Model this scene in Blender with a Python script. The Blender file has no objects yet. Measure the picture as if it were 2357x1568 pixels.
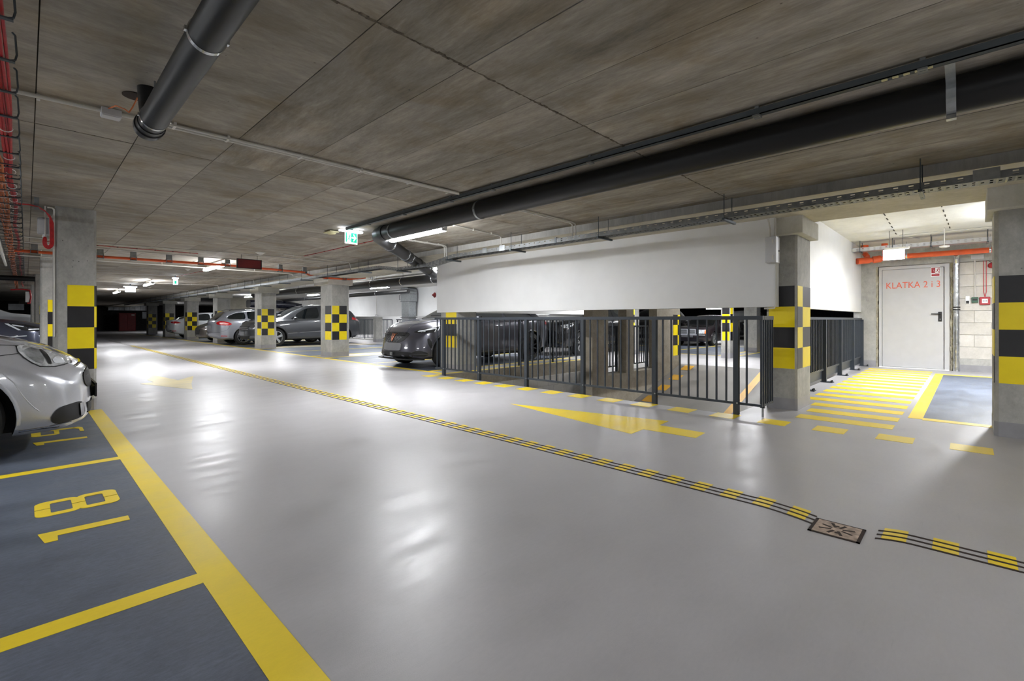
import bpy, bmesh, math, random
from mathutils import Vector, Matrix
from mathutils.bvhtree import BVHTree
from mathutils.geometry import delaunay_2d_cdt
random.seed(7)
S = bpy.context.scene
COL = S.collection
PI = math.pi

# ------------------------------------------------------------ camera, world, exposure
cam = bpy.data.cameras.new('camera'); camo = bpy.data.objects.new('camera', cam); COL.objects.link(camo)
cam.sensor_width = 36.0; cam.sensor_fit = 'HORIZONTAL'
cam.lens = 36.0*1085.0/2357.0
cam.shift_y = -(784.0-736.0)/2357.0
cam.clip_start = 0.05; cam.clip_end = 200
camo.location = (0, 0, 1.1)
camo.rotation_euler = (PI/2, 0, -math.radians(45.871))
S.camera = camo
S.view_settings.view_transform = 'Standard'
S.view_settings.look = 'None'
S.view_settings.gamma = 1.0
S.view_settings.use_curve_mapping = False
S.view_settings.exposure = 1.85
w = bpy.data.worlds.new('world'); S.world = w; w.use_nodes = True
w.node_tree.nodes['Background'].inputs[0].default_value = (0.72, 0.78, 0.85, 1)
w.node_tree.nodes['Background'].inputs[1].default_value = 0.05

# ------------------------------------------------------------ materials
def new_mat(name):
    m = bpy.data.materials.new(name); m.use_nodes = True
    return m, m.node_tree.nodes, m.node_tree.links, m.node_tree.nodes['Principled BSDF']
def srgb(c):
    return tuple(((v/255.0)/12.92 if v/255.0 <= 0.04045 else (((v/255.0)+0.055)/1.055)**2.4) for v in c)+(1.0,)
def coords(N, L, scale=(1,1,1), kind='world'):
    mp = N.new('ShaderNodeMapping'); mp.inputs['Scale'].default_value = scale
    if kind == 'world':
        g = N.new('ShaderNodeNewGeometry'); L.new(g.outputs['Position'], mp.inputs['Vector'])
    else:
        g = N.new('ShaderNodeTexCoord'); L.new(g.outputs['Object'], mp.inputs['Vector'])
    return mp.outputs['Vector']
def noise(N, L, vec, scale, detail=4, rough=0.55, dist=0.0):
    n = N.new('ShaderNodeTexNoise'); n.inputs['Scale'].default_value = scale; n.inputs['Detail'].default_value = detail
    n.inputs['Roughness'].default_value = rough; n.inputs['Distortion'].default_value = dist
    L.new(vec, n.inputs['Vector']); return n.outputs['Fac']
def ramp(N, L, fac, stops):
    r = N.new('ShaderNodeValToRGB'); e = r.color_ramp.elements
    while len(e) > 1: e.remove(e[-1])
    e[0].position = stops[0][0]; e[0].color = stops[0][1]
    for p, c in stops[1:]:
        k = e.new(p); k.color = c
    L.new(fac, r.inputs['Fac']); return r.outputs['Color']
def mixc(N, L, fac, a, b, mode='MIX'):
    m = N.new('ShaderNodeMix'); m.data_type = 'RGBA'; m.blend_type = mode
    if isinstance(fac, float): m.inputs['Factor'].default_value = fac
    else: L.new(fac, m.inputs['Factor'])
    for sck, v in ((m.inputs['A'], a), (m.inputs['B'], b)):
        if isinstance(v, tuple): sck.default_value = v
        else: L.new(v, sck)
    return m.outputs['Result']
def mathn(N, L, op, a, b=None):
    m = N.new('ShaderNodeMath'); m.operation = op
    for i, v in enumerate((a, b)):
        if v is None: continue
        if isinstance(v, (int, float)): m.inputs[i].default_value = v
        else: L.new(v, m.inputs[i])
    return m.outputs[0]
def bump(N, L, bsdf, h, strength, dist=0.01):
    b = N.new('ShaderNodeBump'); b.inputs['Strength'].default_value = strength; b.inputs['Distance'].default_value = dist
    L.new(h, b.inputs['Height']); L.new(b.outputs['Normal'], bsdf.inputs['Normal'])

def plain(name, c, rough=0.5, metal=0.0, coat=0.0, var=0.04, scale=6.0, bmp=0.0, bscale=120.0):
    """a procedural material: colour with a slight noise variation, optional fine bump"""
    m, N, L, B = new_mat(name)
    col = srgb(c)
    v = coords(N, L)
    f = noise(N, L, v, scale)
    lo = tuple(x*(1-var*2) for x in col[:3])+(1,); hi = tuple(min(1, x*(1+var*2)) for x in col[:3])+(1,)
    L.new(ramp(N, L, f, [(0.3, lo), (0.7, hi)]), B.inputs['Base Color'])
    B.inputs['Roughness'].default_value = rough; B.inputs['Metallic'].default_value = metal
    B.inputs['Coat Weight'].default_value = coat
    if bmp: bump(N, L, B, noise(N, L, v, bscale, 3), bmp, 0.002)
    return m
def emis(name, c, strength, base=(240,240,240)):
    m, N, L, B = new_mat(name)
    B.inputs['Base Color'].default_value = srgb(base)
    B.inputs['Emission Color'].default_value = srgb(c); B.inputs['Emission Strength'].default_value = strength
    return m
def concrete(name, dark, mid, light, stretch=(1,1,1), objvar=0.0, pits=True, bmp=0.25, rough=0.8, warm=None):
    m, N, L, B = new_mat(name)
    v = coords(N, L, stretch)
    if objvar:
        oi = N.new('ShaderNodeObjectInfo'); ad = N.new('ShaderNodeVectorMath'); ad.operation = 'ADD'
        sc = N.new('ShaderNodeVectorMath'); sc.operation = 'SCALE'; sc.inputs['Scale'].default_value = 40.0
        cb = N.new('ShaderNodeCombineXYZ'); L.new(oi.outputs['Random'], cb.inputs[0]); L.new(oi.outputs['Random'], cb.inputs[1])
        L.new(cb.outputs[0], sc.inputs[0]); L.new(v, ad.inputs[0]); L.new(sc.outputs[0], ad.inputs[1]); v = ad.outputs[0]
    a = noise(N, L, v, 1.1, 6, 0.62, 0.3); b = noise(N, L, v, 5.0, 8, 0.7, 0.2); c2 = noise(N, L, v, 28.0, 6, 0.75)
    f = mathn(N, L, 'ADD', mathn(N, L, 'MULTIPLY', a, 0.42), mathn(N, L, 'ADD', mathn(N, L, 'MULTIPLY', b, 0.36), mathn(N, L, 'MULTIPLY', c2, 0.22)))
    col = ramp(N, L, f, [(0.36, srgb(dark)), (0.5, srgb(mid)), (0.63, srgb(light))])
    if warm:
        wv = coords(N, L, (1.0,1.0,1.0)); wf = ramp(N, L, noise(N, L, wv, 1.7, 4, 0.6, 0.6), [(0.48, (0,0,0,1)), (0.72, (0.75,0.75,0.75,1))])
        col = mixc(N, L, wf, col, mixc(N, L, 1.0, col, srgb(warm), 'MULTIPLY'))
    if objvar:
        r = ramp(N, L, oi.outputs['Random'], [(0.0, (1-objvar,)*3+(1,)), (1.0, (1+objvar,)*3+(1,))])
        col = mixc(N, L, 1.0, col, r, 'MULTIPLY')
    if pits:
        vo = N.new('ShaderNodeTexVoronoi'); vo.inputs['Scale'].default_value = 9.0; L.new(coords(N, L), vo.inputs['Vector'])
        pf = ramp(N, L, vo.outputs['Distance'], [(0.03, (1,1,1,1)), (0.07, (0,0,0,1))])
        gate = ramp(N, L, noise(N, L, coords(N, L), 2.6, 2), [(0.5, (0,0,0,1)), (0.6, (0.8,0.8,0.8,1))])
        pfm = mixc(N, L, 1.0, pf, gate, 'MULTIPLY')
        col = mixc(N, L, pfm, col, tuple(x*0.35 for x in srgb(dark)[:3])+(1,))
    L.new(col, B.inputs['Base Color']); B.inputs['Roughness'].default_value = rough
    B.inputs['Specular IOR Level'].default_value = 0.3
    bump(N, L, B, mathn(N, L, 'ADD', b, c2), bmp, 0.006)
    return m

def epoxy(name, c, rough=(0.2, 0.34), var=0.06, streak=True, bmp=0.12, scuff=(0.62, 0.9), grain=0.03):
    m, N, L, B = new_mat(name)
    v = coords(N, L)
    big = noise(N, L, v, 0.7, 5, 0.6, 0.4); sm = noise(N, L, coords(N, L, (1.0, 2.2, 1)), 2.2, 3, 0.5, 0.2)
    f = mathn(N, L, 'ADD', mathn(N, L, 'MULTIPLY', big, 0.6), mathn(N, L, 'MULTIPLY', sm, 0.4))
    col = srgb(c); lo = tuple(x*(1-var*2.4) for x in col[:3])+(1,); hi = tuple(min(1, x*(1+var)) for x in col[:3])+(1,)
    cc = ramp(N, L, f, [(0.36, lo), (0.6, hi)])
    gr = noise(N, L, coords(N, L, (0.6, 1.6, 1)), 38.0, 8, 0.8, 0.2)
    cc = mixc(N, L, 1.0, cc, ramp(N, L, gr, [(0.35, (1-grain,)*3+(1,)), (0.65, (1+grain,)*3+(1,))]), 'MULTIPLY')
    if streak:   # faint scuff marks of their own shape
        s = noise(N, L, coords(N, L, (0.7, 7.0, 1)), 5.0, 10, 0.78, 0.3)
        sf = ramp(N, L, s, [(scuff[0], (0,0,0,1)), (scuff[1], (0.9,0.9,0.9,1))])
        cc = mixc(N, L, sf, cc, tuple(x*0.55 for x in col[:3])+(1,))
    L.new(cc, B.inputs['Base Color'])
    mr = N.new('ShaderNodeMapRange'); mr.inputs['From Min'].default_value = 0.35; mr.inputs['From Max'].default_value = 0.65
    mr.inputs['To Min'].default_value = rough[0]; mr.inputs['To Max'].default_value = rough[1]
    L.new(sm, mr.inputs['Value']); L.new(mr.outputs[0], B.inputs['Roughness'])
    h = mathn(N, L, 'ADD', mathn(N, L, 'MULTIPLY', noise(N, L, v, 1.4, 1), 0.9), mathn(N, L, 'MULTIPLY', noise(N, L, v, 190.0, 2), 0.35))
    bump(N, L, B, h, bmp, 0.006)
    return m

M = {}
M['floor'] = epoxy('grey_epoxy', (175,173,175), rough=(0.34, 0.46), var=0.035, bmp=0.12, scuff=(0.60,1.0))
M['stall'] = epoxy('slate_epoxy', (92,99,113), rough=(0.4, 0.55), var=0.12, bmp=0.14, scuff=(0.58, 1.0), grain=0.22)
M['yellow'] = epoxy('yellow_floor_paint', (246,216,44), rough=(0.36, 0.46), var=0.04, scuff=(0.66, 1.3))
M['faded'] = epoxy('faded_yellow_paint', (214,196,132), rough=(0.36,0.44), var=0.1)
M['orange_line'] = epoxy('worn_yellow_paint', (206,156,44), rough=(0.4,0.5), var=0.1)
M['ramp'] = epoxy('ramp_coating', (128,124,120), rough=(0.5,0.65), var=0.08, bmp=0.3)
M['ceil'] = concrete('board_formed_concrete', (124,118,108), (158,151,140), (188,180,168), stretch=(0.5, 1.4, 1.0), objvar=0.05, warm=(226,212,186))
M['ceil2'] = concrete('board_formed_concrete_across', (112,107,97), (156,149,138), (194,186,174), stretch=(1.9, 0.35, 1.0), objvar=0.05, warm=(226,212,186))
M['joint'] = plain('joint_dark', (54,48,41), 0.95, var=0.2)
M['ridge'] = plain('cement_ridge', (104,95,82), 0.95, var=0.3, scale=40)
M['beam'] = concrete('beam_concrete', (168,166,161), (190,188,183), (206,204,199), stretch=(1,3.0,0.6), pits=False, bmp=0.15)
M['soffit'] = concrete('soffit_concrete', (172,166,150), (194,188,172), (210,204,190), pits=False, bmp=0.1)
M['pillar'] = concrete('pillar_concrete', (142,141,136), (172,171,166), (196,195,190), stretch=(1,1,0.7), bmp=0.2)
M['capital'] = concrete('capital_concrete', (182,180,171), (202,200,191), (216,214,206), pits=False, bmp=0.1)
M['basepaint'] = plain('grey_base_paint', (150,149,152), 0.45, var=0.05)
M['pyellow'] = plain('yellow_wall_paint', (252,224,8), 0.4, var=0.03, bmp=0.1)
M['pblack'] = plain('black_wall_paint', (34,33,36), 0.42, var=0.1, bmp=0.1)
M['white'] = plain('white_board', (236,236,236), 0.7, var=0.02, scale=1.5)
M['whitewall'] = plain('white_wall', (222,222,222), 0.8, var=0.03, scale=1.2)
M['niche'] = concrete('white_soffit', (202,200,194), (216,215,209), (226,225,220), pits=False, bmp=0.08)
M['pit'] = concrete('pit_concrete', (126,118,104), (152,144,130), (172,164,150), stretch=(1,1,1.2), bmp=0.25)
M['block'] = concrete('lime_block', (186,182,174), (204,200,193), (216,212,206), objvar=0.05, pits=False, bmp=0.3)
M['mortar'] = plain('mortar', (168,162,152), 0.95, var=0.12)
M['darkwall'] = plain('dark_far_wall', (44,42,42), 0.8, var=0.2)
M['backwall'] = plain('back_wall', (150,148,142), 0.85, var=0.05)
M['pipe'] = plain('black_pipe', (12,12,14), 0.42, var=0.05, bmp=0.05)
M['rail'] = plain('anthracite_steel', (52,58,66), 0.42, var=0.05, metal=0.1)
M['zinc'] = plain('galvanised_steel', (168,172,174), 0.36, metal=0.85, var=0.08, scale=18)
M['zincdull'] = plain('dull_zinc', (128,130,130), 0.5, metal=0.55, var=0.1, scale=14)
M['steel'] = plain('bright_steel', (200,202,204), 0.22, metal=0.95, var=0.03)
M['dkmetal'] = plain('dark_bracket_steel', (84,90,94), 0.45, metal=0.6, var=0.08)
M['pvc'] = plain('white_conduit', (206,203,196), 0.45, var=0.03)
M['box'] = plain('grey_plastic_box', (196,196,198), 0.45, var=0.02)
M['red'] = plain('red_cable', (186,32,38), 0.4, var=0.1, scale=30)
M['orange'] = plain('orange_cable', (206,112,54), 0.45, var=0.12, scale=30)
M['tube'] = plain('orange_pipe', (222,92,44), 0.32, var=0.06)
M['black'] = plain('black_plastic', (9,9,10), 0.55, var=0.05)
M['rubber'] = plain('tyre_rubber', (24,24,25), 0.75, var=0.1, scale=40, bmp=0.3)
M['darkred'] = plain('dark_red_board', (104,14,18), 0.6, var=0.1)
M['door'] = plain('door_grey', (188,188,189), 0.42, var=0.015)
M['text'] = plain('orange_lettering', (222,96,66), 0.5, var=0.02)
M['signred'] = plain('sign_red', (160,18,30), 0.4, var=0.03)
M['signwhite'] = plain('sign_white', (238,238,238), 0.4, var=0.01)
M['green'] = plain('dark_green_box', (42,86,62), 0.4, var=0.05)
M['foil'] = plain('foil_wrap', (206,208,210), 0.24, metal=0.95, var=0.05, bmp=1.0, bscale=26)
M['rust'] = plain('rusty_iron', (172,152,136), 0.7, metal=0.25, var=0.22, scale=24, bmp=0.5)
M['slot'] = plain('rusty_slot', (48,36,30), 0.9, var=0.2)
M['foam'] = concrete('rough_plaster', (120,112,96), (178,172,152), (204,198,180), pits=False, bmp=1.0)
M['lamp'] = emis('lamp_diffuser', (248,251,255), 38.0)
M['exitglow'] = emis('exit_glow', (225,236,255), 3.5)
M['exitgreen'] = emis('exit_green', (20,150,120), 0.7, (20,120,90))
M['exitwhite'] = emis('exit_white', (230,255,248), 1.1)
M['glassfar'] = plain('grey_glazing', (190,194,198), 0.2, var=0.3, scale=1.4)
M['cream'] = plain('cream_sensor', (216,206,160), 0.5, var=0.02)

def paint(name, c, metal=0.55, rough=0.28):
    m, N, L, B = new_mat(name)
    v = coords(N, L, kind='object'); f = noise(N, L, v, 260.0, 2)
    col = srgb(c); lo = tuple(x*0.97 for x in col[:3])+(1,); hi = tuple(min(1, x*1.03) for x in col[:3])+(1,)
    L.new(ramp(N, L, f, [(0.4, lo), (0.6, hi)]), B.inputs['Base Color'])
    B.inputs['Metallic'].default_value = metal; B.inputs['Roughness'].default_value = rough
    B.inputs['Coat Weight'].default_value = 1.0; B.inputs['Coat Roughness'].default_value = 0.04
    return m
M['p_silver'] = paint('silver_car_paint', (196,198,205), 0.45, 0.3)
M['p_white'] = paint('white_car_paint', (200,203,208), 0.05, 0.35)
M['p_blue'] = paint('slate_blue_car_paint', (74,78,96), 0.5)
M['p_dark'] = paint('graphite_car_paint', (78,78,88), 0.45, 0.3)
M['p_charcoal'] = paint('charcoal_car_paint', (72,74,78), 0.5, 0.3)
M['p_brown'] = paint('brown_grey_car_paint', (92,86,80), 0.5, 0.3)
M['p_wagon'] = paint('steel_grey_car_paint', (158,160,168), 0.5, 0.3)
M['p_black'] = paint('black_car_paint', (28,28,32), 0.3, 0.25)
M['p_navy'] = paint('navy_gloss', (22,24,38), 0.2, 0.25)
M['glass'] = plain('car_glass', (18,22,24), 0.05, var=0.1, coat=1.0)
M['lens'] = plain('clear_lens', (206,210,214), 0.12, metal=0.15, var=0.2, scale=20, coat=1.0)
M['chrome'] = plain('chrome', (214,216,220), 0.08, metal=1.0, var=0.02)
M['alloy'] = plain('alloy_wheel', (186,188,190), 0.28, metal=0.8, var=0.04)
M['dalloy'] = plain('dark_alloy', (40,40,44), 0.35, metal=0.6, var=0.04)
M['tail'] = plain('tail_light_red', (190,24,30), 0.15, var=0.1, coat=1.0)
M['tailpink'] = plain('tail_light_clear', (236,176,176), 0.15, var=0.1, coat=1.0)
M['amber'] = plain('amber_lens', (226,112,40), 0.2, var=0.05, coat=1.0)
M['copper'] = plain('copper_badge', (178,112,84), 0.3, metal=0.8, var=0.03)
M['blank'] = plain('blank_plate', (112,112,116), 0.5, var=0.02)
M['calliper'] = plain('copper_brown', (96,52,44), 0.4, metal=0.5, var=0.1)
M['drl'] = plain('lamp_strip_and_sheen', (236,240,246), 0.2, var=0.01)  # lamp strips, also painted gleam on chrome and a bumper glint

# ------------------------------------------------------------ mesh helpers
class MB:
    def __init__(s): s.v = []; s.f = []
    def add(s, vs, fs):
        o = len(s.v); s.v += [tuple(p) for p in vs]; s.f += [tuple(i+o for i in f) for f in fs]; return s
    def box(s, x0, x1, y0, y1, z0, z1):
        return s.add([(x0,y0,z0),(x1,y0,z0),(x1,y1,z0),(x0,y1,z0),(x0,y0,z1),(x1,y0,z1),(x1,y1,z1),(x0,y1,z1)],
                     [(0,3,2,1),(4,5,6,7),(0,1,5,4),(1,2,6,5),(2,3,7,6),(3,0,4,7)])
    def bevbox(s, x0, x1, y0, y1, z0, z1, b):
        """box with all edges chamfered by b"""
        bm = bmesh.new(); bmesh.ops.create_cube(bm, size=1.0)
        for v in bm.verts:
            v.co = Vector(((x0+x1)/2+v.co.x*(x1-x0), (y0+y1)/2+v.co.y*(y1-y0), (z0+z1)/2+v.co.z*(z1-z0)))
        bmesh.ops.bevel(bm, geom=list(bm.edges), offset=b, segments=2, affect='EDGES', profile=0.5)
        return s.addbm(bm)
    def addbm(s, bm):
        bm.verts.index_update(); s.add([v.co[:] for v in bm.verts], [[v.index for v in f.verts] for f in bm.faces]); bm.free(); return s
    def prism(s, poly, z0, z1, axis='z'):
        n = len(poly)
        def P(a, b, c): return (a,b,c) if axis == 'z' else ((a,c,b) if axis == 'y' else (c,a,b))
        vs = [P(a,b,z0) for a,b in poly]+[P(a,b,z1) for a,b in poly]
        fs = [tuple(range(n-1,-1,-1)), tuple(range(n,2*n))]+[(i,(i+1)%n,n+(i+1)%n,n+i) for i in range(n)]
        return s.add(vs, fs)
    def tube(s, pts, r, n=12, closed=False, caps=True):
        pts = [Vector(p) for p in pts]; k = len(pts); rings = []
        rr = r if isinstance(r, (list, tuple)) else [r]*k
        up = None
        for i, p in enumerate(pts):
            if closed: t = (pts[(i+1)%k]-pts[i-1]).normalized()
            else: t = ((pts[min(i+1,k-1)]-p).normalized()+(p-pts[max(i-1,0)]).normalized()).normalized() if 0 < i < k-1 else (pts[min(i+1,k-1)]-pts[max(i-1,0)]).normalized()
            if up is None:
                up = Vector((0,0,1)) if abs(t.z) < 0.9 else Vector((1,0,0))
            a = t.cross(up)
            if a.length < 1e-5: a = t.orthogonal()
            a.normalize(); b = a.cross(t).normalized(); up = b
            rings.append([p+a*math.cos(2*PI*j/n)*rr[i]+b*math.sin(2*PI*j/n)*rr[i] for j in range(n)])
        vs = [q for ring in rings for q in ring]; fs = []
        for i in range(k if closed else k-1):
            i2 = (i+1)%k
            for j in range(n):
                fs.append((i*n+j, i*n+(j+1)%n, i2*n+(j+1)%n, i2*n+j))
        if caps and not closed:
            fs.append(tuple(range(n-1,-1,-1))); fs.append(tuple((k-1)*n+j for j in range(n)))
        return s.add(vs, fs)
    def lathe(s, prof, n=32, axis='y', c=(0,0,0), caps=True):
        """prof: (radius, offset along axis)"""
        vs = []
        for r, o in prof:
            for j in range(n):
                a = 2*PI*j/n; u, v = r*math.cos(a), r*math.sin(a)
                p = (u,o,v) if axis == 'y' else ((o,u,v) if axis == 'x' else (u,v,o))
                vs.append((p[0]+c[0], p[1]+c[1], p[2]+c[2]))
        fs = []
        for i in range(len(prof)-1):
            for j in range(n):
                fs.append((i*n+j, i*n+(j+1)%n, (i+1)*n+(j+1)%n, (i+1)*n+j))
        if caps and prof[0][0] > 1e-6: fs.append(tuple(range(n)))
        if caps and prof[-1][0] > 1e-6: fs.append(tuple((len(prof)-1)*n+j for j in reversed(range(n))))
        return s.add(vs, fs)
    def mesh(s, name, mat, smooth=False, base=(0,0,0)):
        me = bpy.data.meshes.new(name)
        b = base
        me.from_pydata([(p[0]-b[0], p[1]-b[1], p[2]-b[2]) for p in s.v], [], s.f)
        bm = bmesh.new(); bm.from_mesh(me); bmesh.ops.recalc_face_normals(bm, faces=bm.faces); bm.to_mesh(me); bm.free()
        me.materials.append(mat)
        if smooth:
            me.polygons.foreach_set('use_smooth', [True]*len(me.polygons))
            me.set_sharp_from_angle(angle=math.radians(38))
        me.update(); return me

def put(name, mb, mat, parent=None, smooth=False, base=None, label=None):
    """link a mesh as ONE object; with a parent Empty at loc, vertices are given in world space"""
    if base is None: base = tuple(parent['_b']) if parent is not None and '_b' in parent else (0,0,0)
    o = bpy.data.objects.new(name, mb.mesh(name, mat, smooth, base)); COL.objects.link(o)
    if parent is not None: o.parent = parent; o['_b'] = base
    if label: o['label'] = label
    return o
def thing(name, label, cat, loc=(0,0,0), group=None):
    o = bpy.data.objects.new(name, None); COL.objects.link(o); o.location = loc; o.empty_display_size = 0.1
    o['label'] = label; o['category'] = cat; o['_b'] = loc
    if group: o['group'] = group
    return o
def solo(name, mb, mat, label, cat, group=None, smooth=False):
    """a thing that is one mesh, its origin at its own base"""
    xs = [p[0] for p in mb.v]; ys = [p[1] for p in mb.v]; zs = [p[2] for p in mb.v]
    b = ((min(xs)+max(xs))/2, (min(ys)+max(ys))/2, min(zs))
    o = bpy.data.objects.new(name, mb.mesh(name, mat, smooth, b)); COL.objects.link(o); o.location = b; o['_b'] = b
    o['label'] = label; o['category'] = cat
    if group: o['group'] = group
    return o
def struct(name, mb, mat, label=None, smooth=False):
    o = bpy.data.objects.new(name, mb.mesh(name, mat, smooth)); COL.objects.link(o); o['kind'] = 'structure'; o['_b'] = (0,0,0)
    if label: o['label'] = label
    return o
def copy_tree(o, parent=None):
    c = o.copy(); COL.objects.link(c); c.parent = parent
    for ch in list(o.children): copy_tree(ch, c)
    return c
def again(o, loc, label, rz=None):
    c = copy_tree(o); c.location = loc; c['label'] = label
    if rz is not None: c.rotation_euler = (0,0,rz)
    return c
def area(loc, sx, sy, power, rot=(0,0,0), color=(1,1,1), parent=None, spread=PI):
    l = bpy.data.lights.new('lamp_light', 'AREA'); l.shape = 'RECTANGLE'; l.size = sx; l.size_y = sy; l.energy = power*0.35; l.color = (0.97, 0.985, 1.0)
    l.spread = spread
    o = bpy.data.objects.new('lamp_light', l); COL.objects.link(o)
    if parent is not None:
        o.parent = parent; b = parent['_b']; o.location = (loc[0]-b[0], loc[1]-b[1], loc[2]-b[2])
    else: o.location = loc
    o.rotation_euler = rot; return o
# ============================================================ THE SETTING
CZ = 2.43            # underside of the main ceiling
# ---- floor: slabs around the ramp opening (x 5.70..11.4, y 1.85..7.6), a lower ramp inside it
fl = MB()
fl.box(-6, 5.70, -10, 62, -0.25, 0)
fl.box(5.70, 46, -10, 1.88, -0.25, 0)
fl.box(5.70, 46, 7.6, 62, -0.25, 0)
fl.box(5.70, 6.62, 1.88, 1.96, -0.25, 0)
fl.box(11.4, 46, 1.88, 7.6, -0.25, 0)
fl.prism([(8.15,5.42),(11.4,5.42),(11.4,7.6),(10.75,7.6)], -0.25, 0)
floor = struct('floor', fl, M['floor'], 'pale grey glossy epoxy garage floor')
def mark(name, poly, mat='yellow', z=0.0016, label=None, zb=0.0):
    return put(name, MB().prism(poly, zb-0.01, zb+z), M[mat], floor, label=label, base=(0,0,0))
def rect(x0, x1, y0, y1): return [(x0,y0),(x1,y0),(x1,y1),(x0,y1)]
# left bays: slate coating, a long boundary stripe, cross stripes
mark('bay_coating', rect(-5.0, 0.56, -6, 7.62), 'stall', 0.0012, 'dark slate coating of the parking bays')
mark('bay_coating', rect(-5.0, 0.5, 8.45, 46), 'stall', 0.0012)
mark('bay_stripe', rect(0.515, 0.645, -6, 7.50), 'yellow', 0.0024, 'long yellow stripe along the bays')
mark('bay_stripe', rect(0.515, 0.62, 8.45, 46), 'yellow', 0.0024)
for y in (-2.73, -0.21, 2.31, 4.81, 9.95, 12.4):
    mark('bay_stripe', rect(-5.0, 0.53, y-0.015, y+0.085), 'yellow', 0.0022)
mark('bay_stripe', rect(-0.2, 0.645, 7.50, 7.64), 'yellow', 0.0022)
# painted numbers
def glyph_one(dy):
    return [(0.041,3.41+dy),(0.398,3.385+dy),(0.397,3.31+dy),(0.112,3.33+dy),(0.111,3.256+dy),(0.064,3.258+dy)]
def rrect(x0, x1, y0, y1, r, n=6):
    out = []
    for cx_, cy_, a0 in ((x1-r,y1-r,0),(x0+r,y1-r,PI/2),(x0+r,y0+r,PI),(x1-r,y0+r,1.5*PI)):
        for k in range(n+1):
            a = a0+PI/2*k/n; out.append((cx_+r*math.cos(a), cy_+r*math.sin(a)))
    return out
def ring(mb, x0, x1, y0, y1, t0, t1, ty, ro, ri, slit, z0, z1):
    """stencilled ring; slit is the half width of the gap cut along the middle of y"""
    o = rrect(x0,x1,y0,y1,ro); i = rrect(x0+t0,x1-t1,y0+ty,y1-ty,ri); ym = (y0+y1)/2; n = len(o)
    for k in range(n):
        a, b, c, d = o[k], o[(k+1)%n], i[(k+1)%n], i[k]
        if abs((a[1]-ym)) > 1e-9 and (a[1]-ym)*(b[1]-ym) < 0:   # edge that crosses the middle: split at the slit
            s = 1 if a[1] > ym else -1
            mb.prism([a, (a[0], ym+s*slit), (d[0], ym+s*slit), d], z0, z1)
            mb.prism([(b[0], ym-s*slit), b, c, (c[0], ym-s*slit)], z0, z1)
        else: mb.prism([a,b,c,d], z0, z1)
def glyph_eight(dx, dy):
    mb = MB()
    ring(mb, 0.033+dx, 0.225+dx, 3.69+dy, 3.985+dy, 0.065, 0.035, 0.052, 0.05, 0.012, 0.006, -0.01, 0.0034)
    ring(mb, 0.215+dx, 0.40+dx, 3.69+dy, 3.985+dy, 0.035, 0.065, 0.052, 0.05, 0.012, 0.006, -0.01, 0.0042)
    return mb
mark('bay_digit', glyph_one(0), 'yellow', 0.003, 'yellow digit 1 of the bay number 18')
put('bay_digit', glyph_eight(0,0), M['yellow'], floor, base=(0,0,0), label='yellow stencilled digit 8 of the bay number 18')
mark('bay_digit', glyph_one(2.57), 'yellow', 0.003, 'yellow digit 1 of the bay number 19')
def glyph_nine(dx, dy):
    mb = MB()
    ring(mb, 0.033+dx, 0.225+dx, 3.69+dy, 3.985+dy, 0.065, 0.035, 0.052, 0.05, 0.012, 0.006, -0.01, 0.0034)
    # the tail of the 9: right side down, then hooked back at the foot
    for a0, a1 in ((-1.2, -0.6), (-0.6, 0.0), (0.0, 0.6), (0.6, 1.2)): pass
    mb.prism([(0.2+dx,3.985+dy),(0.2+dx,3.93+dy),(0.33+dx,3.925+dy),(0.36+dx,3.985+dy)], -0.01, 0.0034)
    mb.prism([(0.33+dx,3.985+dy),(0.33+dx,3.925+dy),(0.37+dx,3.86+dy),(0.37+dx,3.72+dy),(0.40+dx,3.70+dy),(0.40+dx,3.93+dy),(0.37+dx,3.985+dy)], -0.01, 0.0034)
    return mb
put('bay_digit', glyph_nine(0,2.57), M['yellow'], floor, base=(0,0,0), label='yellow stencilled digit 9 half under the silver car')
# big arrow and the faint far one
mark('lane_arrow', [(4.407,4.30),(4.84,2.335),(4.59,2.315),(4.59,1.84),(4.33,1.825),(4.31,2.345),(4.055,2.335)], 'yellow', 0.002, 'long yellow arrow painted beside the railing')
mark('lane_arrow', [(1.36,10.18),(1.56,10.30),(1.54,10.75),(1.75,11.65),(1.92,10.3),(2.27,10.85),(1.98,9.6),(1.83,8.80)], 'faded', 0.002, 'small faded yellow arrow far down the left lane')
# dashes along the ramp edge
y = 7.9
k = 0
for i in range(22):
    c = 7.55-0.505*i
    if c < -2.6: break
    mark('lane_dash', [(5.375+0.006*i,c-0.12),(5.645+0.006*i,c-0.12),(5.645+0.006*i,c+0.145),(5.375+0.006*i,c+0.145)], 'yellow', 0.002, 'yellow edge dash beside the ramp railing' if i == 0 else None)
# crossing stripes
for i in range(15):
    x = 6.03+0.5*i
    y1 = 1.41 if i < 2 else (1.47 if i < 3 else 1.62)
    mark('crossing_stripe', rect(x, x+0.255, 0.553, y1), 'yellow', 0.002, 'yellow bar of the crossing towards the grey door' if i == 0 else None)
# bay beyond the crossing
mark('bay_coating', rect(6.95, 12.7, -2.4, 0.375), 'stall', 0.0014, 'dark slate bay beside the crossing')
mark('bay_stripe', rect(6.88, 12.9, 0.37, 0.495), 'yellow', 0.0022)
mark('bay_stripe', rect(6.83, 6.98, -2.4, 0.37), 'yellow', 0.0022)
mark('bay_stripe', rect(12.68, 12.86, -2.4, 0.37), 'yellow', 0.0022)
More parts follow.
